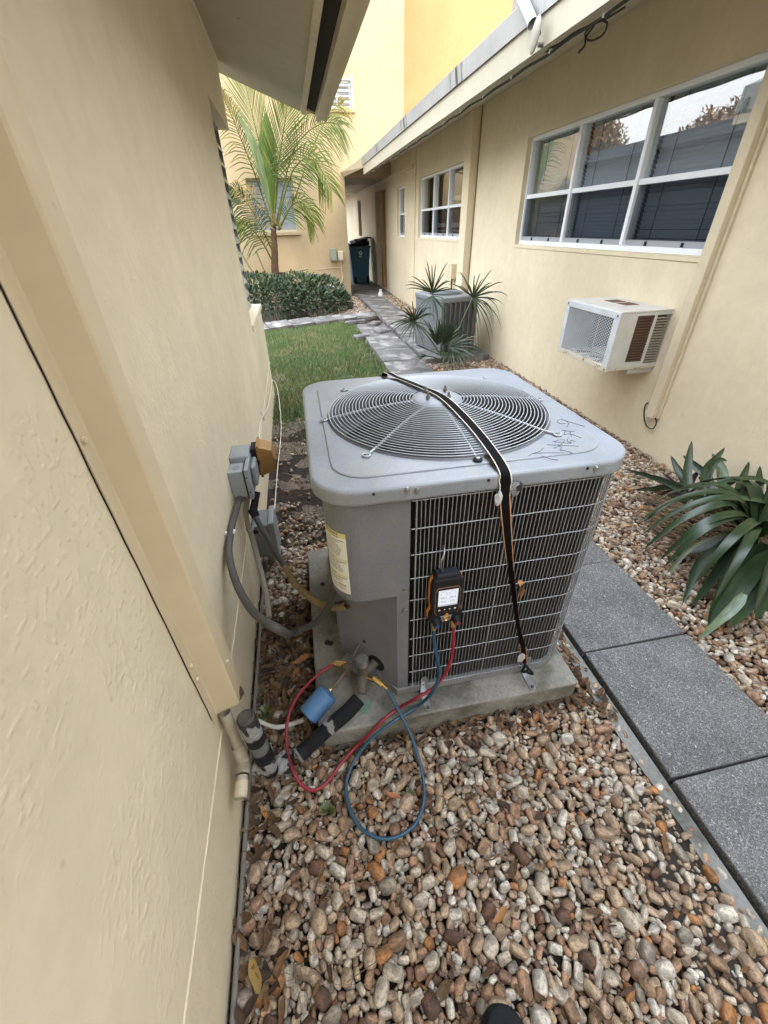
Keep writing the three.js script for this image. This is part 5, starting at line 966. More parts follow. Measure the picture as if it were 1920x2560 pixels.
// where the gravel lies and how thick it is
function scatter(region, inside, sizes, rnd, cell = 0.05) {
  const grid = new Map(), out = [], [x0, x1, z0, z1] = region;
  const K = (i, j) => i * 100003 + j;
  for (const [r0, r1, tries, gap] of sizes) for (let n = 0; n < tries; n++) {
    const x = lerp(x0, x1, rnd()), z = lerp(z0, z1, rnd()), keep = inside(x, z); if (keep <= 0 || rnd() > keep) continue;
    const r = lerp(r0, r1, rnd() ** 1.4), ci = Math.floor(x / cell), cj = Math.floor(z / cell); let ok = true;
    for (let a = -1; a <= 1 && ok; a++) for (let b = -1; b <= 1 && ok; b++) { const L = grid.get(K(ci + a, cj + b)); if (L) for (const q of L) { const d = (q[0] - x) ** 2 + (q[1] - z) ** 2, m = (q[2] + r) * gap; if (d < m * m) { ok = false; break; } } }
    if (!ok) continue;
    const s = [x, z, r]; out.push(s); const k = K(ci, cj); if (!grid.has(k)) grid.set(k, []); grid.get(k).push(s);
  }
  return out;
}
const gravelBed = structure(addTo(new THREE.Group(), 'gravel_bed', scene));
{
  const rnd = rngOf(4242);
  const soilDark = mat(lin(0.20, 0.14, 0.10), { map: T.soil, bumpMap: T.soilBump, bumpScale: 0.012, roughness: 1 });
  mesh('bed_soil', metric(bx(LX - 0.02, 2.4, -0.044, -0.024, 0.9, -11.2)), soilDark, gravelBed);
  const patch = (x, z, cx, cz, rx, rz, seed) => Math.hypot((x - cx) / rx, (z - cz) / rz) + 0.9 * (fbm(x * 9 + 50, z * 9 + 50, 9999, 3, seed) - 0.5);
  const nearInside = (x, z) => {
    if (x > -0.125 && x < 0.83 && z < -0.685 && z > -1.64) return 0;                  // pad
    if (x > 0.90) return 0;
    let k = 1;
    if (patch(x, z, 0.76, -0.20, 0.10, 0.26, 3) < 0.75) k *= 0.3;                      // bare black patch by the path
    if (x > 0.83 && fbm(x * 20 + 9, z * 12 + 9, 9999, 2, 8) > 0.4) k *= 0.25;
    if (patch(x, z, -0.27, -0.52, 0.07, 0.13, 5) < 0.8) k *= 0.22;                      // soil under the drain
    if (x < -0.1 && z < -0.75) k *= 0.85;
    return k;
  };
  const near = scatter([LX + 0.012, 0.90, 0.55, -1.78], nearInside, [[0.014, 0.0195, 1900, 0.80], [0.0088, 0.0130, 34000, 0.80], [0.0056, 0.0085, 52000, 0.82], [0.004, 0.006, 50000, 0.85]], rnd);
  const mulch = (x, z) => Math.hypot((x - 2.06) / 0.33, (z + 1.42) / 0.46);
  const sideInside = (x, z) => {
    if (x < 1.395 && z > -3.9) return 0;
    if (x < 1.45 && z <= -3.9) return 0;
    if (z < -5.0 && x < 2.30) return 0;
    const m = mulch(x, z) + 0.5 * (fbm(x * 8 + 20, z * 8 + 20, 9999, 3, 12) - 0.5);
    return m < 0.8 ? 0.10 : m < 1 ? 0.5 : 1;
  };
  const side = scatter([1.39, RX - 0.005, 0.5, -7.2], sideInside, [[0.013, 0.018, 4000, 0.80], [0.0085, 0.013, 60000, 0.80], [0.006, 0.009, 80000, 0.84]], rnd);
  const dirtInside = (x, z) => 0.05 + 0.5 * smooth(-2.3, -1.75, z);
  const loose = scatter([LX + 0.02, 0.5, -1.7, -3.6], dirtInside, [[0.006, 0.013, 5000, 1.0]], rnd);
  const backInside = (x, z) => (z > -8.55 ? 0 : x > 1.44 && x < 2.0 ? 0 : 1);
  const back = scatter([0.2, RX - 0.01, -8.5, -11.2], backInside, [[0.014, 0.022, 14000, 0.82], [0.010, 0.014, 14000, 0.84]], rnd);
  const all = [...near.map(s => [...s, 0]), ...loose.map(s => [...s, 3]), ...side.map(s => [...s, 1]), ...back.map(s => [...s, 2])];
  const vis = s => { const dx = s[0], dz = s[1], d = Math.hypot(dx, dz, 1.4); const c = V3(s[0], 0, s[1]).sub(EYE), k = -c.dot(CAM_Z), u = c.dot(CAM_X) / k * FOCAL, v = -c.dot(CAM_Y) / k * FOCAL; return k > 0 && Math.abs(u) < 955 && Math.abs(v) < 1275 ? s[2] / k : 0; };
  const order = all.map(s => [vis(s), s]).sort((a, b) => b[0] - a[0]);
  const dummy = new THREE.Object3D(), C = new THREE.Color();
  const settle = (s, o) => { o.position.set(s[0], -0.016 + s[2] * (0.35 + 0.5 * rnd()), s[1]); o.rotation.set((rnd() - 0.5) * 0.8, rnd() * 6.283, (rnd() - 0.5) * 0.8); const k = s[2] * (1.05 + 0.25 * rnd()); o.scale.set(k * (0.95 + 0.4 * rnd()), k * (0.85 + 0.3 * rnd()), k * (0.9 + 0.2 * rnd())); };
  const pick = () => { const t = rnd(); const w = [0.20, 0.14, 0.15, 0.075, 0.035, 0.11, 0.05, 0.13, 0.025, 0.03, 0.025, 0.03]; let a = 0; for (let i = 0; i < w.length; i++) { a += w[i]; if (t < a) return i; } return 2; };
  order.slice(0, 300).forEach(([, s]) => { const m = mesh('pebble', pebbleGeos[Math.floor(rnd() * 10)], pebbleMats[pick()], gravelBed); settle(s, m); });
  const rest = order.slice(300).map(o => o[1]);
  // a lower layer shows through the gaps
  for (const s of near) if (rnd() < 0.75) rest.push([s[0] + (rnd() - 0.5) * 0.03, s[1] + (rnd() - 0.5) * 0.03, Math.max(0.007, s[2] * 0.85), 9]);
  for (const s of side) if (rnd() < 0.5) rest.push([s[0] + (rnd() - 0.5) * 0.02, s[1] + (rnd() - 0.5) * 0.02, s[2] * 0.85, 9]);
  const buckets = pebbleGeos.map(() => []); rest.forEach((s, i) => buckets[i % 10].push(s));
  const stuff = addTo(new THREE.Group(), 'small_gravel', gravelBed); stuff.userData.kind = 'stuff';
  buckets.forEach((b, bi) => {
    const im = new THREE.InstancedMesh(pebbleGeos[bi], pebbleMat, b.length); im.name = 'gravel'; im.userData.kind = 'stuff'; im.castShadow = im.receiveShadow = true;
    b.forEach((s, i) => { settle(s, dummy); if (s[3] === 9) dummy.position.y = -0.026 + s[2] * 0.3; dummy.updateMatrix(); im.setMatrixAt(i, dummy.matrix); C.copy(STONE_COL[pick()]); const k = 0.75 + 0.5 * rnd(); im.setColorAt(i, C.multiplyScalar(k)); });
    stuff.add(im);
  });
  // black moss crust beside the path
  const crust = []; for (let i = 0; i < 60; i++) { const a = i / 60 * 6.283, r = 1 + 0.35 * (fbm(Math.cos(a) * 2 + 5, Math.sin(a) * 2 + 5, 999, 3, 77) - 0.5) * 2; crust.push([0.785 + 0.085 * r * Math.cos(a), -0.22 + 0.33 * r * Math.sin(a)]); }
  structure(mesh('moss_crust', planGeo(crust, -0.023, -0.012), M.moss));

  // dead leaves, twigs and dry mulch
  const leafGeo = (() => { const g = blade([V3(-1, 0.12, 0), V3(-0.4, -0.02, 0.05), V3(0.3, 0.0, -0.05), V3(1, 0.25, 0.1)], 0.7, { fold: 0.55, seg: 6 }); return g; })();
  const leafCol = [[0.13, 0.065, 0.03], [0.18, 0.10, 0.045], [0.085, 0.045, 0.022], [0.24, 0.155, 0.075], [0.065, 0.036, 0.02], [0.21, 0.10, 0.035]];
  const litter = [];
  const addL = (x, z, s, y = 0.012) => litter.push([x, y, z, s]);
  for (let i = 0; i < 330; i++) addL(lerp(LX + 0.02, -0.12, rnd()), lerp(-0.78, -1.35, rnd()), 0.012 + 0.02 * rnd());     // gap beside the pad
  for (let i = 0; i < 80; i++) addL(lerp(LX + 0.02, LX + 0.12, rnd() ** 2), lerp(-0.75, 0.3, rnd()), 0.012 + 0.022 * rnd());
  for (let i = 0; i < 120; i++) addL(lerp(-0.1, 0.84, rnd()), -0.695 + 0.05 * rnd() ** 2, 0.010 + 0.014 * rnd(), 0.008);
  for (let i = 0; i < 110; i++) addL(lerp(-0.3, 0.85, rnd()), lerp(0.3, -0.66, rnd()), 0.010 + 0.018 * rnd(), 0.002);
  for (let i = 0; i < 90; i++) addL(lerp(0.83, 0.9, rnd()), lerp(-0.6, -1.3, rnd()), 0.010 + 0.014 * rnd(), 0.006);
  for (let i = 0; i < 40; i++) addL(lerp(1.4, 2.3, rnd()), lerp(-0.4, -4.5, rnd()), 0.010 + 0.014 * rnd(), 0.012);
  for (let i = 0; i < 60; i++) addL(lerp(LX + 0.02, 0.2, rnd()), lerp(-1.4, -3.4, rnd()), 0.008 + 0.012 * rnd(), 0.0);
  const im = new THREE.InstancedMesh(leafGeo, mat(lin(1, 1, 1), { roughness: 0.8, map: T.leaf, transmission: 0.08, thickness: 0 }), litter.length); im.name = 'leaf_litter'; im.userData = { kind: 'stuff', label: 'brown dead leaves scattered over the gravel', category: 'leaves' };
  litter.forEach((l, i) => { dummy.position.set(l[0], l[1] + 0.006 * rnd(), l[2]); dummy.rotation.set((rnd() - 0.5) * 1.1, rnd() * 6.283, (rnd() - 0.5) * 1.1); dummy.scale.set(l[3], l[3], l[3] * (0.7 + 0.5 * rnd())); dummy.updateMatrix(); im.setMatrixAt(i, dummy.matrix); const c = leafCol[Math.floor(rnd() * 6)], k = 0.8 + 0.5 * rnd(); im.setColorAt(i, C.setRGB(c[0] * k, c[1] * k, c[2] * k)); });
  im.castShadow = im.receiveShadow = true; scene.add(im);
  // larger leaves one can tell apart
  const big = [[640, 1545, 'curled tan dead leaf lying beside the sagging grey conduit', 0.034], [752, 1650, 'broad ochre dead leaf between the wall and the pad', 0.036], [740, 1690, 'flat golden brown dead leaf beside the red hose', 0.034], [640, 2445, 'long orange brown dead leaf near the foot of the wall', 0.034], [1250, 2290, 'small amber dead leaf standing among pale pebbles', 0.024], [1500, 1872, 'curled golden leaf on the black crust by the path', 0.016], [660, 2030, 'orange leaf just past the drain pipe end', 0.02], [985, 1990, 'brown dead leaf inside the blue hose loop', 0.022]];
  for (const [u, v, label, s] of big) { const P = onY(u, v, 0.018), m = mesh('dead_leaf', leafGeo, mat(lin(0.26 + 0.12 * rnd(), 0.13 + 0.05 * rnd(), 0.045), { roughness: 0.75, transmission: 0.12, thickness: 0 })); m.position.copy(P); m.rotation.set((rnd() - 0.5) * 0.6, rnd() * 6.28, (rnd() - 0.5) * 0.6); m.scale.setScalar(s); tag(m, label, 'leaf', 'large dead leaves on the gravel'); }
  // twigs, dry grass and mulch strips
  const strawGeo = new THREE.CylinderGeometry(0.5, 0.5, 1, 4, 1, true); strawGeo.rotateZ(Math.PI / 2);
  const straw = [];
  for (let i = 0; i < 130; i++) straw.push([lerp(LX + 0.01, 0.0, rnd()), 0.012, lerp(0.2, -1.4, rnd()), 0.04 + 0.10 * rnd(), 0.0015, [0.16, 0.12, 0.08]]);
  for (let i = 0; i < 620; i++) { const a = rnd() * 6.283, r = Math.sqrt(rnd()) * 0.95; straw.push([2.06 + 0.33 * r * Math.cos(a), 0.004 + 0.03 * rnd() * (1 - r), -1.42 + 0.46 * r * Math.sin(a), 0.05 + 0.10 * rnd(), 0.004, [0.12 + 0.07 * rnd(), 0.078 + 0.04 * rnd(), 0.052]]); }
  for (let i = 0; i < 260; i++) straw.push([lerp(1.95, 2.34, rnd()), 0.012, lerp(0.1, -0.95, rnd()), 0.05 + 0.08 * rnd(), 0.004, [0.14, 0.09, 0.06]]);
  const sm = new THREE.InstancedMesh(strawGeo, mat(lin(1, 1, 1), { roughness: 0.95 }), straw.length); sm.name = 'dry_mulch'; sm.userData = { kind: 'stuff', label: 'dry brown strips and twigs lying on the gravel', category: 'mulch' };
  straw.forEach((s, i) => { if (s[0] > RX - 0.04) s[0] = RX - 0.05; dummy.position.set(s[0], s[1], s[2]); const inMulch = s[4] > 0.003; dummy.rotation.set((rnd() - 0.5) * 0.3, inMulch ? -0.9 + (rnd() - 0.5) * 1.1 : rnd() * 3.14, (rnd() - 0.5) * 0.25); dummy.scale.set(s[3], s[4] * 0.5, s[4] * (inMulch ? 1.8 : 1)); dummy.updateMatrix(); sm.setMatrixAt(i, dummy.matrix); const k = 0.6 + 0.8 * rnd(); sm.setColorAt(i, C.setRGB(s[5][0] * k, s[5][1] * k, s[5][2] * k)); });
  sm.castShadow = sm.receiveShadow = true; scene.add(sm);
}
{
  // lawn
  const rnd = rngOf(777), dummy = new THREE.Object3D(), C = new THREE.Color();
  const bladeGeo = (() => { const g = new THREE.BufferGeometry(); g.setAttribute('position', new THREE.Float32BufferAttribute([-0.5, 0, 0, 0.5, 0, 0, -0.32, 0.55, 0.12, 0.32, 0.55, 0.12, 0, 1, 0.42], 3)); g.setIndex([0, 1, 2, 1, 3, 2, 2, 3, 4]); g.computeVertexNormals(); return g; })();
  const list = [];
  for (let i = 0; i < 170000 && list.length < 90000; i++) {
    const x = lerp(-2.4, 0.945, rnd()), z = lerp(-2.9, -8.0, rnd()); if (x < LX - 0.0 && z > -4.42) continue;
    const edge = onLine(x, z); if (edge < 0) continue;
    const bare = smooth(0.42, 0.62, fbm(x * 2.2 + 30, z * 2.2 + 60, 9999, 4, 9)), fade = smooth(-3.1, -4.6, z + 0.5 * (fbm(x * 6 + 9, z * 6 + 9, 9999, 3, 4) - 0.5));
    const rightFade = 1 - 0.75 * smooth(0.62, 0.92, x + 0.25 * (fbm(x * 7 + 9, z * 7 + 9, 9999, 3, 14) - 0.5));
    if (rnd() > (0.45 + 0.55 * (1 - bare)) * (0.04 + 0.96 * fade) * rightFade) continue;
    list.push([x, z]);
  }
  function onLine(x, z) { const a = onY(610, 830, 0), b = onY(935, 792, 0), t = (x - a.x) / (b.x - a.x); return z - lerp(a.z, b.z, t) - 0.16; }
  const im = new THREE.InstancedMesh(bladeGeo, mat(lin(1, 1, 1), { roughness: 0.7, transmission: 0.25, thickness: 0 }), list.length); im.name = 'lawn_grass'; im.userData = { kind: 'stuff', label: 'short green lawn grass with straw coloured patches', category: 'grass' };
  list.forEach(([x, z], i) => {
    dummy.position.set(x, -0.03, z); dummy.rotation.set((rnd() - 0.5) * 1.0, rnd() * 6.283, (rnd() - 0.5) * 1.0); const h = 0.035 + 0.045 * rnd(); dummy.scale.set(0.006 + 0.005 * rnd(), h, h); dummy.updateMatrix(); im.setMatrixAt(i, dummy.matrix);
    const dry = rnd() < 0.10 + 0.25 * smooth(0.5, 0.7, fbm(x * 3 + 80, z * 3 + 90, 9999, 3, 19)), k = 0.7 + 0.6 * rnd(); im.setColorAt(i, dry ? C.setRGB(0.34 * k, 0.27 * k, 0.13 * k) : C.setRGB(0.115 * k, 0.185 * k, 0.045 * k));
  });
  im.castShadow = im.receiveShadow = true; scene.add(im);
}
// ---------------------------------------------------------------- plants
const leafMat = (o = {}) => mat(lin(1, 1, 1), { vertexColors: true, map: T.leaf, roughness: 0.5, transmission: 0.18, thickness: 0, ...o });
{
  // young coconut palm against the back wall
  const palm = thing('coconut_palm', 'young coconut palm with feathery fronds in front of the pale yellow wall', 'palm');
  const ZP = -10.25, rnd = rngOf(61), X = (x, y, dz = 0) => onZ(540 + x * 0.2079, 180 + y * 0.2079, ZP + dz);
  const base = V3(-0.2, 0.0, ZP), crown = X(690, 1850);
  const tr = new THREE.CatmullRomCurve3([base, X(720, 2450), X(705, 2150), crown]);
  { const g = new THREE.TubeGeometry(tr, 24, 1, 14, false), p = g.attributes.position; for (let i = 0; i < p.count; i++) { const t = Math.floor(i / 15) / 24, c = tr.getPoint(t), r = lerp(0.115, 0.055, Math.pow(t, 0.6)) * (1 + 0.05 * Math.sin(t * 60)); const d = V3(p.getX(i), p.getY(i), p.getZ(i)).sub(c).multiplyScalar(r); p.setXYZ(i, c.x + d.x, c.y + d.y, c.z + d.z); } g.computeVertexNormals(); mesh('trunk', g, mat(lin(0.36, 0.29, 0.23), { map: T.bark, bumpMap: T.rough, bumpScale: 0.01, roughness: 0.9 }), palm); }
  const GREEN = lin(0.15, 0.21, 0.014), DEEP = lin(0.042, 0.085, 0.012), YEL = lin(0.30, 0.25, 0.06), PALE = lin(0.17, 0.225, 0.06), DRY = lin(0.40, 0.29, 0.12);
  const frondMat = leafMat({ transmission: 0.2, roughness: 0.6, specularIntensity: 0.4 });
  function frond(pts, len, opt = {}) {
    const { n = 46, droop = 0.5, c0 = GREEN, c1 = GREEN, w = 0.0165, start = 0.18, lift = 0.35, spread = 1, rach = 0.016 } = opt;
    const C = new THREE.CatmullRomCurve3(pts, false, 'centripetal'), parts = [];
    const rg = new THREE.TubeGeometry(C, 26, rach, 6, false), rp = rg.attributes.position, col = []; 
    for (let i = 0; i < rp.count; i++) { const t = Math.floor(i / 7) / 26, c = C.getPoint(t), k = lerp(1.25, 0.25, t), d = V3(rp.getX(i), rp.getY(i), rp.getZ(i)).sub(c).multiplyScalar(k); rp.setXYZ(i, c.x + d.x, c.y + d.y, c.z + d.z); const q = YEL.clone().lerp(c0, 0.55); col.push(q.r, q.g, q.b); }
    rg.setAttribute('color', new THREE.Float32BufferAttribute(col, 3)); parts.push(rg);
    for (let i = 0; i < n * 0.78; i++) for (const s of [-1, 1]) {
      const t = start + (1 - start) * (i + 0.3 * rnd()) / (n * 0.78), p = C.getPoint(t), tan = C.getTangent(t).normalize();
      let side = tan.clone().cross(V3(0, 0, 1)); if (side.lengthSq() < 0.02) side = V3(1, 0, 0); side.normalize().multiplyScalar(s);
      const dep = V3(0, 0, (rnd() - 0.35) * 0.5);
      const L = len * (0.45 + 0.75 * Math.sin(Math.PI * clamp(0.12 + 0.8 * t))) * (0.85 + 0.3 * rnd());
      const d = tan.clone().multiplyScalar(lift + 0.45 * t + 0.12 * rnd()).addScaledVector(side, spread * (0.9 - 0.35 * t)).add(dep).normalize();
      const a = p, b = p.clone().addScaledVector(d, L * 0.5).add(V3(0, -droop * L * 0.10, 0)), e = p.clone().addScaledVector(d, L).add(V3(0, -droop * L * 0.55 * (0.7 + 0.6 * rnd()), 0));
      const cc = c0.clone().lerp(c1, clamp(t + 0.4 * (rnd() - 0.5))).multiplyScalar(0.8 + 0.45 * rnd());
      parts.push(blade([a, b, e], u => w * (0.35 + 1.1 * Math.sin(Math.PI * clamp(0.1 + 0.9 * u)) * 0.8), { up: V3(0.1, 0.3, 1), fold: 0.2, seg: 4, c0: cc, c1: rnd() < 0.06 ? DRY : cc }));
    }
    mesh('frond', parts, frondMat, palm);
  }
  frond([X(690, 1850), X(650, 1500), X(560, 1000), X(480, 690), X(400, 350), X(330, 40), X(280, -150)], 0.62, { droop: 0.05, lift: 1.1, n: 50, c0: GREEN, c1: PALE, w: 0.012 });
  frond([X(700, 1850, 0.2), X(730, 1250, 0.2), X(770, 980, 0.25), X(830, 600, 0.3), X(870, 300, 0.35), X(930, 60, 0.4)], 0.55, { droop: 0.05, lift: 0.95, n: 46, c0: DEEP, c1: GREEN });
  frond([X(670, 1850, -0.2), X(560, 1500, -0.2), X(400, 1050, -0.1), X(280, 760, 0), X(170, 480, 0.1), X(60, 250, 0.2)], 0.34, { droop: 0.9, n: 40, c0: DEEP, c1: YEL });
  frond([X(720, 1850, 0.1), X(820, 1350, 0.2), X(900, 1000, 0.3), X(1010, 800, 0.4), X(1180, 660, 0.45), X(1350, 600, 0.5), X(1500, 640, 0.5)], 0.42, { droop: 1.0, n: 44, c0: DEEP, c1: PALE });
  frond([X(740, 1850, 0.3), X(830, 1450, 0.4), X(930, 1160, 0.5), X(1060, 1030, 0.6), X(1180, 1060, 0.6), X(1290, 1220, 0.6), X(1390, 1420, 0.6)], 0.40, { droop: 0.8, n: 44, c0: DEEP, c1: GREEN, w: 0.015 });
  frond([X(680, 2150, 0.2), X(560, 1900, 0.3), X(470, 1720, 0.35), X(360, 1560, 0.4), X(250, 1460, 0.4), X(150, 1430, 0.4)], 0.36, { droop: 1.1, n: 44, c0: lin(0.04, 0.07, 0.025), c1: DEEP });
  frond([X(790, 1880, 0.25), X(700, 1800, 0.3), X(580, 1680, 0.35), X(480, 1540, 0.4), X(380, 1420, 0.4), X(260, 1360, 0.4)], 0.26, { droop: 0.7, n: 36, c0: YEL, c1: DRY, w: 0.008 });
  frond([X(690, 2300, 0.2), X(560, 2050, 0.3), X(440, 1900, 0.35), X(330, 1830, 0.4), X(230, 1830, 0.4)], 0.33, { droop: 1.3, n: 30, c0: DEEP, c1: GREEN });
  frond([X(760, 1900, 0.2), X(830, 1750, 0.3), X(900, 1620, 0.35), X(1000, 1560, 0.4), X(1100, 1640, 0.4), X(1180, 1800, 0.4)], 0.34, { droop: 1.1, n: 34, c0: DEEP, c1: GREEN });
  frond([X(740, 1900, -0.3), X(960, 1480, -0.5), X(1150, 900, -0.6), X(1300, 640, -0.6), X(1420, 420, -0.6), X(1520, 380, -0.55)], 0.36, { droop: 0.9, n: 34, c0: GREEN, c1: YEL });
  // two unopened leaves, still in one piece
  const spear = (pts, w, c0, c1) => mesh('young_leaf', blade(pts, t => w * Math.pow(Math.sin(Math.PI * clamp(0.06 + 0.94 * t)), 0.8), { up: V3(0.1, 0, 1), fold: 0.25, seg: 12, c0, c1 }), frondMat, palm);
  spear([X(690, 1700, 0.1), X(640, 1250, 0.15), X(610, 900, 0.15), X(600, 480, 0.1)], 0.34, lin(0.10, 0.19, 0.03), lin(0.13, 0.21, 0.05));
  spear([X(670, 1700, 0.2), X(560, 1250, 0.25), X(440, 850, 0.3), X(240, 460, 0.3)], 0.15, lin(0.15, 0.22, 0.09), lin(0.22, 0.28, 0.16));
  // cut stalks leaning through the hedge
  const stalk = (a, b, c) => mesh('stalk', tube([a, b, c], 0.016, 10, 6), mat(lin(0.16, 0.17, 0.08), { roughness: 0.7 }), palm);
  stalk(V3(-0.15, 0.15, ZP + 0.1), X(620, 2450, 0.2), X(480, 2150, 0.3)); stalk(V3(-0.15, 0.2, ZP + 0.1), X(600, 2600, 0.2), X(250, 2100, 0.3));
  stalk(V3(-0.1, 0.2, ZP + 0.1), X(860, 2440, 0.3), X(1100, 2370, 0.3));
  const husk = new THREE.CylinderGeometry(0.075, 0.085, 0.24, 14); const hq = onZ(706, 697, ZP + 0.1); husk.translate(hq.x, hq.y, hq.z); mesh('leaf_base', husk, mat(lin(0.14, 0.10, 0.06), { map: T.bark, roughness: 1, bumpMap: T.rough, bumpScale: 0.01 }), palm);
}
{
  // hedge
  const hedge = thing('clipped_hedge', 'dense dark green leafy hedge behind the kerb slabs', 'hedge');
  const rnd = rngOf(88), leaves = [], C0 = lin(0.030, 0.062, 0.022), C1 = lin(0.055, 0.105, 0.035), C2 = lin(0.11, 0.17, 0.06);
  const lobes = [[-1.5, 0.30, -9.3, 0.75, 0.46, 0.9], [-0.75, 0.30, -9.2, 0.75, 0.42, 0.95], [0.0, 0.29, -9.25, 0.7, 0.40, 0.85], [0.52, 0.24, -9.5, 0.5, 0.36, 0.75], [0.85, 0.10, -9.6, 0.28, 0.20, 0.4], [-0.4, 0.25, -8.75, 0.8, 0.34, 0.45], [0.25, 0.20, -8.85, 0.5, 0.30, 0.4]];
  const leafAt = (p, d, s, c) => { const side = V3(rnd() - 0.5, rnd() - 0.5, rnd() - 0.5).cross(d).normalize(); const a = p, b = p.clone().addScaledVector(d, s * 0.5).addScaledVector(V3(0, 1, 0), 0.06 * s), e = p.clone().addScaledVector(d, s).addScaledVector(V3(0, -1, 0), 0.08 * s); return blade([a, b, e], t => s * 0.42 * Math.sin(Math.PI * clamp(0.08 + 0.92 * t)), { up: V3(0, 1, 0.2).addScaledVector(side, 0.5).normalize(), fold: 0.3, seg: 3, c0: c, c1: c }); };
  for (const [cx, cy, cz, rx, ry, rz] of lobes) {
    const n = Math.round(2600 * rx * rz + 400);
    for (let i = 0; i < n; i++) {
      const th = rnd() * 6.283, ph = Math.acos(1 - 2 * rnd()), k = 0.72 + 0.30 * Math.sqrt(rnd()) + 0.10 * (fbm(th * 3 + 5, ph * 5 + 5, 999, 2, 3) - 0.5), n3 = V3(Math.sin(ph) * Math.cos(th), Math.cos(ph), Math.sin(ph) * Math.sin(th)); if (n3.y < -0.5) continue;
      const p = V3(cx + rx * k * n3.x, Math.max(0.02, cy + ry * k * n3.y), cz + rz * k * n3.z); if (p.z < -11.1) continue;
      const d = n3.clone().add(V3(rnd() - 0.5, rnd() * 0.9 - 0.2, rnd() - 0.5).multiplyScalar(1.1)).normalize(); const c = C0.clone().lerp(rnd() < 0.12 ? C2 : C1, rnd());
      leaves.push(leafAt(p, d, 0.055 + 0.035 * rnd(), c));
    }
  }
  // a few taller shoots
  for (const [u, v] of [[779, 690], [745, 702], [660, 700], [714, 700], [700, 705], [765, 700], [805, 715], [730, 700]]) { const q = onZ(u, v, -9.4); for (let i = 0; i < 16; i++) leaves.push(leafAt(V3(q.x + (rnd() - 0.5) * 0.03, q.y - 0.02 - 0.16 * rnd(), q.z + (rnd() - 0.5) * 0.03), V3(rnd() - 0.5, 0.6, rnd() - 0.5).normalize(), 0.07, C1.clone().lerp(C2, rnd() * 0.6))); }
  mesh('foliage', leaves, leafMat({ transmission: 0.08, roughness: 0.6 }), hedge);
  const stems = []; for (let i = 0; i < 40; i++) { const l = lobes[i % 7], x = l[0] + (rnd() - 0.5) * l[3], z = l[2] + (rnd() - 0.5) * l[5]; stems.push(rod(V3(x, -0.03, z), V3(x + (rnd() - 0.5) * 0.25, l[1] + l[4] * 0.6, z + (rnd() - 0.5) * 0.25), 0.012, 0.005, 5)); }
  mesh('stems', stems, mat(lin(0.10, 0.075, 0.05), { roughness: 0.9 }), hedge);
}
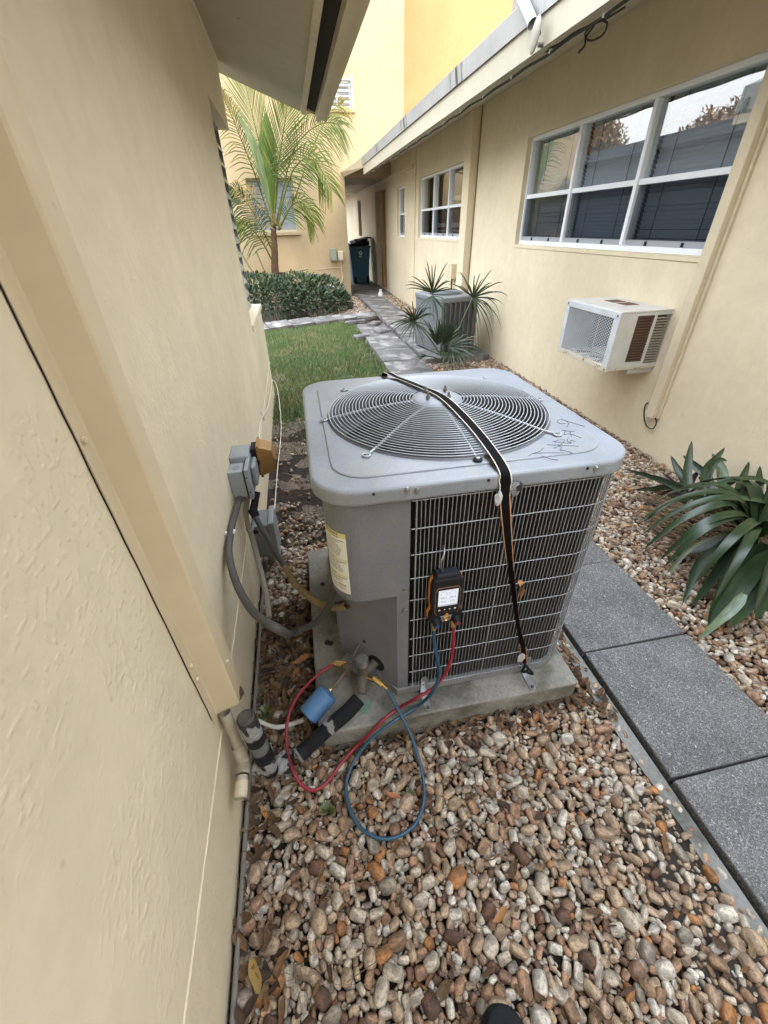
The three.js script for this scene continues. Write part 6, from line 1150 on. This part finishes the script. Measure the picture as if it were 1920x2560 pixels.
{
  // fan palms round the second condenser
  const rnd = rngOf(123);
  const fanMat = leafMat({ transmission: 0.12, roughness: 0.45 });
  const A = lin(0.045, 0.085, 0.045), B = lin(0.085, 0.135, 0.075), D = lin(0.26, 0.22, 0.12);
  function fan(plant, hub, up, n, len, arc, opt = {}) {
    const { droop = 0.15, face = V3(-0.3, 0.2, 1), from, w = 0.0125 } = opt, parts = [];
    const u = up.clone().normalize(), f = face.clone().addScaledVector(u, -face.dot(u)).normalize(), s = u.clone().cross(f).normalize();
    for (let i = 0; i < n; i++) {
      const a = lerp(-arc, arc, (i + 1.1 * rnd() - 0.3) / (n - 0.5)), d = u.clone().multiplyScalar(Math.cos(a)).addScaledVector(s, Math.sin(a)).addScaledVector(f, 0.12 + 0.3 * rnd()).normalize(), L = len * (0.45 + 0.55 * rnd()), dr = (droop + 0.1) * (0.5 + rnd() + 0.8 * Math.abs(Math.sin(a)));
      const c = A.clone().lerp(B, rnd());
      parts.push(blade([hub.clone(), hub.clone().addScaledVector(d, L * 0.45).add(V3(0, -dr * L * 0.15, 0)), hub.clone().addScaledVector(d, L * 0.8).add(V3(0, -dr * L * 0.5, 0)), hub.clone().addScaledVector(d, L).add(V3(0, -dr * L, 0))], t => w * (t < 0.1 ? 0.7 : 1.15 * (1 - Math.pow(t, 2.2)) + 0.05), { up: f, fold: 0.45, seg: 6, c0: c, c1: rnd() < 0.15 ? D : c }));
    }
    mesh('fan_leaf', parts, fanMat, plant);
    if (from) mesh('leaf_stalk', tube([from, lerpV(from, hub, 0.6).add(V3(0, 0.02, 0)), hub], 0.008, 10, 6), mat(lin(0.10, 0.13, 0.06), { roughness: 0.6 }), plant);
  }
  const p1 = thing('fan_palm', 'spiky fan palm with upright leaves growing against the slatted condenser', 'palm', 'fan palms by the slatted condenser');
  const Z = -5.0, r1 = V3(1.70, 0.02, Z), q = (u, v, z = Z) => onZ(u, v, z);
  fan(p1, q(1081, 732), V3(-0.05, 1, 0.1), 15, 0.44, 1.25, { from: r1, droop: 0.05 });
  fan(p1, q(1081, 740), V3(-0.1, -0.8, 0.5), 9, 0.32, 1.3, { droop: 0.3 });
  fan(p1, q(1182, 744, -5.05), V3(0.35, 1, 0.1), 17, 0.50, 1.2, { from: r1, droop: 0.10 });
  fan(p1, q(1182, 746, -5.05), V3(0.6, -0.35, 0.2), 13, 0.42, 0.9, { droop: 0.55, w: 0.009 });
  fan(p1, q(1036, 802), V3(-0.35, 0.9, 0.2), 17, 0.40, 1.25, { from: r1, droop: 0.15 });
  fan(p1, q(1036, 804), V3(-0.3, -0.8, 0.5), 12, 0.32, 1.35, { droop: 0.15 });
  fan(p1, q(1094, 862, -4.95), V3(0, 1, 0.15), 24, 0.46, 0.62, { droop: 0.02 });
  fan(p1, q(1110, 862, -4.95), V3(0.28, 1, 0.15), 18, 0.50, 0.55, { droop: 0.05 });
  const p2 = thing('fan_palm', 'low spreading fan palm on the gravel in front of the slatted condenser', 'palm', 'fan palms by the slatted condenser');
  fan(p2, q(1123, 868, -4.9), V3(0.75, 0.25, 0.35), 22, 0.46, 1.15, { droop: 0.25, face: V3(-0.2, 0.8, 0.7), from: V3(1.72, 0, -4.95) });
  fan(p2, q(1126, 878, -4.85), V3(0.3, -0.15, 0.9), 20, 0.36, 1.2, { droop: 0.25, face: V3(0, 1, 0.2), from: V3(1.72, 0, -4.95) });
  fan(p2, q(1105, 880, -4.85), V3(-0.5, 0.1, 0.7), 12, 0.28, 0.9, { droop: 0.3, face: V3(0, 1, 0.2) });
  fan(p2, q(1068, 890, -4.75), V3(-0.9, 0.06, 0.25), 10, 0.28, 0.45, { droop: 0.2, face: V3(0, 1, 0.2), from: V3(1.66, 0.02, -4.85) });
}
{
  // strap-leaved lilies by the right wall
  const rnd = rngOf(321), LG = lin(0.020, 0.047, 0.017), LM = lin(0.041, 0.082, 0.027), LP = lin(0.13, 0.19, 0.10), PUR = lin(0.045, 0.018, 0.03);
  const lm = leafMat({ transmission: 0.06, roughness: 0.36 });
  const Q = (x, y, d) => onD(1580 + x * 0.2532, 1080 + y * 0.2532, d);
  const lily = thing('strap_leaf_lily', 'large lily with broad arching strap leaves over the gravel by the path', 'plant', 'lilies along the right wall');
  const leaf = (plant, pts, w0, c0 = LM, c1 = LG, up = V3(0, 1, 0.1), w = w0 * 0.78) => mesh('leaf', blade(pts, t => w * (t < 0.15 ? 0.55 + 3 * t : Math.pow(Math.max(0, Math.cos((t - 0.35) / 0.65 * Math.PI / 2 * (t > 0.35 ? 1 : 0))), 0.65)), { up, fold: 0.28, seg: 14, c0, c1 }), lm, plant);
  const K = [1100, 990, 2.56];
  leaf(lily, [Q(...K), Q(900, 1130, 2.46), Q(660, 1340, 2.38), Q(495, 1710, 2.27)], 0.062);
  leaf(lily, [Q(1120, 1030, 2.56), Q(930, 1260, 2.48), Q(760, 1500, 2.38), Q(590, 1720, 2.28)], 0.055, LG, LG);
  leaf(lily, [Q(1200, 1040, 2.54), Q(1040, 1320, 2.40), Q(880, 1640, 2.30), Q(745, 1920, 2.19)], 0.085);
  leaf(lily, [Q(1420, 1180, 2.50), Q(1150, 1420, 2.36), Q(930, 1720, 2.26), Q(760, 1880, 2.20)], 0.095);
  leaf(lily, [Q(1450, 1320, 2.45), Q(1230, 1560, 2.34), Q(1080, 1780, 2.26), Q(955, 1930, 2.20)], 0.075, LG, LM);
  leaf(lily, [Q(1060, 960, 2.56), Q(650, 1110, 2.50), Q(450, 1280, 2.45), Q(310, 1510, 2.38), Q(285, 1650, 2.34), Q(375, 1760, 2.28)], 0.026, lin(0.12, 0.16, 0.05), lin(0.13, 0.16, 0.05));
  leaf(lily, [Q(1110, 1600, 2.24), Q(1000, 1740, 2.21), Q(880, 1850, 2.18), Q(650, 2060, 2.10)], 0.05, LP, lin(0.16, 0.22, 0.13));
  leaf(lily, [Q(1180, 1000, 2.56), Q(1020, 820, 2.55), Q(820, 640, 2.53), Q(390, 480, 2.52)], 0.055);
  leaf(lily, [Q(1240, 960, 2.58), Q(1080, 790, 2.60), Q(900, 640, 2.62), Q(690, 560, 2.62)], 0.055, LM, LM);
  leaf(lily, [Q(1420, 760, 2.62), Q(1280, 690, 2.55), Q(1000, 660, 2.50), Q(690, 755, 2.48)], 0.05, LM, LP);
  leaf(lily, [Q(1480, 600, 2.62), Q(1240, 470, 2.58), Q(960, 480, 2.54), Q(710, 545, 2.52)], 0.05);
  leaf(lily, [Q(1280, 690, 2.62), Q(1160, 600, 2.60), Q(920, 610, 2.56), Q(640, 710, 2.54)], 0.045, LG, LM);
  leaf(lily, [Q(1100, 980, 2.56), Q(900, 760, 2.55), Q(640, 650, 2.54), Q(330, 720, 2.52), Q(110, 900, 2.50)], 0.052, LM, LG);
  leaf(lily, [Q(1000, 1000, 2.58), Q(800, 1100, 2.56), Q(560, 1190, 2.55), Q(390, 1200, 2.55)], 0.07, LG, LM);
  leaf(lily, [Q(1100, 1010, 2.56), Q(880, 1150, 2.52), Q(700, 1260, 2.48), Q(560, 1420, 2.43)], 0.06, LG, LG);
  leaf(lily, [Q(1250, 1000, 2.56), Q(1330, 820, 2.55), Q(1420, 640, 2.54), Q(1500, 500, 2.52)], 0.06);
  leaf(lily, [Q(1300, 1100, 2.52), Q(1200, 1330, 2.44), Q(1020, 1560, 2.35), Q(900, 1780, 2.27)], 0.07, LG, LG);
  leaf(lily, [Q(1400, 1250, 2.46), Q(1350, 1480, 2.36), Q(1280, 1700, 2.28), Q(1230, 1850, 2.22)], 0.07, LM, LG);
  for (let i = 0; i < 24; i++) { const a = i * 0.262 + 0.2, s = Q(1180 + 60 * Math.sin(i * 2), 1040, 2.57), c = V3(Math.cos(a), 0, Math.sin(a)); if (s.x + c.x * 0.4 > RX - 0.02) c.x *= -1; leaf(lily, [s, s.clone().addScaledVector(c, 0.15).add(V3(0, 0.14 + 0.08 * rnd(), 0)), s.clone().addScaledVector(c, 0.32).add(V3(0, 0.12, 0)), s.clone().addScaledVector(c, 0.46).add(V3(0, -0.08, 0))].map(p => (p.x = Math.min(p.x, RX - 0.04), p)), 0.055, LM, LG); }
  mesh('stem', [tube([V3(1.98, -0.02, -1.25), Q(1150, 1120, 2.58), Q(1180, 1000, 2.57)], 0.035, 8, 10)], mat(lin(0.10, 0.14, 0.05), { roughness: 0.6 }), lily);
  const rh = thing('upright_lily', 'plant with upright pointed purple backed leaves against the right wall', 'plant', 'lilies along the right wall');
  const U = [[[570, 700], [545, 400], [562, 250], [590, 85], 0.06, LM], [[560, 700], [500, 450], [440, 350], [383, 232], 0.055, LG], [[800, 720], [740, 450], [620, 330], [498, 228], 0.06, LG], [[930, 760], [900, 500], [870, 340], [788, 210], 0.075, LP], [[700, 640], [730, 360], [840, 245], [918, 152], 0.05, LM], [[760, 620], [770, 400], [860, 270], [940, 288], 0.04, LM], [[1000, 760], [1050, 560], [1105, 420], [1178, 285], 0.055, LM], [[560, 640], [580, 500], [620, 430], [670, 380], 0.045, PUR], [[620, 640], [500, 560], [380, 480], [300, 400], 0.04, PUR], [[560, 660], [420, 600], [330, 600], [260, 650], 0.04, PUR], [[600, 640], [350, 500], [150, 430], [-60, 370], 0.045, LG], [[560, 600], [380, 540], [200, 560], [-10, 635], 0.045, LG], [[1180, 760], [1250, 560], [1300, 440], [1350, 320], 0.05, LM], [[700, 700], [720, 560], [700, 480], [660, 440], 0.05, PUR]];
  for (const [a, b, c, e, w, col] of U) { const d0 = 2.98; leaf(rh, [Q(...a, d0), Q(...b, d0 + 0.05), Q(...c, d0 + 0.07), Q(...e, d0 + 0.08)].map(p => (p.x = Math.min(p.x, RX - 0.015), p.y = Math.max(p.y, 0), p)), w, col, col, V3(-0.5, 0.3, 0.8)); }
  mesh('stem', [tube([V3(2.12, -0.02, -1.7), Q(575, 800, 2.95), Q(575, 690, 2.96)], 0.016, 8, 8), tube([V3(2.18, -0.02, -1.62), Q(780, 760, 2.98), Q(860, 640, 3.0)], 0.02, 8, 8), tube([V3(2.2, -0.02, -1.5), Q(1020, 850, 2.95), Q(1020, 740, 2.96)], 0.02, 8, 8)], mat(lin(0.12, 0.12, 0.07), { roughness: 0.7 }), rh);
  // small weeds
  const weed = (u, v, s, label) => { const P = onY(u, v, 0.0), w = thing('small_weed', label, 'plant', 'small weeds in the gravel'); const parts = []; for (let i = 0; i < 14; i++) { const a = rnd() * 6.28, d = V3(Math.cos(a), 0.9 + rnd(), Math.sin(a)).normalize(); parts.push(blade([P.clone(), P.clone().addScaledVector(d, s * 0.6), P.clone().addScaledVector(d, s).add(V3(Math.cos(a) * s * 0.3, -s * 0.1, Math.sin(a) * s * 0.3))], 0.3 * s, { seg: 3, c0: LM, c1: lin(0.14, 0.18, 0.05) })); } mesh('leaves', parts, lm, w); };
  weed(650, 1745, 0.035, 'small green weed at the foot of the left wall'); weed(665, 1790, 0.04, 'tufted weed beside the wrapped riser'); weed(1022, 1990, 0.022, 'tiny green sprout inside the blue hose loop'); weed(820, 2030, 0.03, 'thin green sprout left of the blue hose loop');
}
{
  // trees beyond the neighbour's roof, mirrored in the windows
  const rnd = rngOf(555), tm = leafMat({ transmission: 0.15, roughness: 0.6 });
  const tree = (x, z, h, r, label) => {
    const t = thing('broadleaf_tree', label, 'tree', 'trees beyond the neighbouring house'), parts = [], limbs = [rod(V3(x, -0.1, z), V3(x, h * 0.55, z), 0.22, 0.12, 8)];
    for (let k = 0; k < 9; k++) { const a = k * 0.7 + rnd(), e = V3(x + Math.cos(a) * r * 0.6, h * (0.6 + 0.3 * rnd()), z + Math.sin(a) * r * 0.6); limbs.push(rod(V3(x, h * (0.35 + 0.02 * k), z), e, 0.08, 0.03, 5)); }
    mesh('trunk', limbs, mat(lin(0.12, 0.09, 0.07), { roughness: 1 }), t);
    for (let c = 0; c < 260; c++) { const th = rnd() * 6.28, ph = Math.acos(1 - 2 * rnd()), k = 0.2 + 0.8 * Math.cbrt(rnd()), cx = x + r * k * Math.sin(ph) * Math.cos(th), cy = h * 0.68 + h * 0.32 * k * Math.cos(ph), cz = z + r * k * Math.sin(ph) * Math.sin(th); for (let i = 0; i < 60; i++) { const d = V3(rnd() - 0.5, rnd() - 0.5, rnd() - 0.5).normalize(), p = V3(cx, cy, cz).addScaledVector(d, 0.7 * Math.cbrt(rnd())), s = 0.20 + 0.10 * rnd(), col = lin(0.30, 0.19, 0.06).lerp(lin(0.48, 0.20, 0.05), rnd()); parts.push(blade([p, p.clone().addScaledVector(V3(rnd() - 0.5, rnd() - 0.6, rnd() - 0.5).normalize(), s)], s * 0.5, { seg: 2, c0: col, c1: col })); } }  // orange brown leaf colours have the low sun painted in
    mesh('crown', parts, tm, t);
  };
  tree(-11.5, -28, 6.3, 2.3, 'tall rounded tree beyond the end of the neighbouring house'); tree(-13.5, -19, 4.9, 2.4, 'broad tree with low sunlight painted into its leaves behind the middle of the neighbouring house'); tree(-15, -13.0, 4.2, 2.2, 'lower tree with low sunlight painted into its leaves at the near end of the neighbouring house');
}

{ // toe of the photographer's shoe
  const sh = thing('black_shoe', 'black rounded shoe toe on the gravel', 'shoe'), P = onY(1268, 2640, 0.02);
  const toe = (y0, y1, k) => { const pts = []; for (let i = 0; i < 28; i++) { const a = i / 28 * 6.283, c = Math.cos(a), s = Math.sin(a); pts.push([P.x + 0.05 * k * c * (s > 0 ? 0.9 : 1), P.z + (s > 0 ? 0.21 : 0.07) * k * s]); } return planGeo(pts, y0, y1, [], 0.008); };
  mesh('sole', toe(0.0, 0.03, 1.0), MG.black, sh); mesh('upper', toe(0.03, 0.085, 0.92), MG.rubber, sh);
}
// ---------------------------------------------------------------- put every group's origin at its base, then draw
scene.updateMatrixWorld(true);
for (const o of scene.children) {
  if (!o.isGroup || o.position.lengthSq() > 0 || o.userData.kind === 'structure' || !o.children.length) continue;
  const b = new THREE.Box3().setFromObject(o), p = V3((b.min.x + b.max.x) / 2, b.min.y, (b.min.z + b.max.z) / 2);
  o.position.copy(p);
  for (const c of o.children) c.position.sub(p);
}
renderer.setSize(768, 1024);
renderer.render(scene, camera);
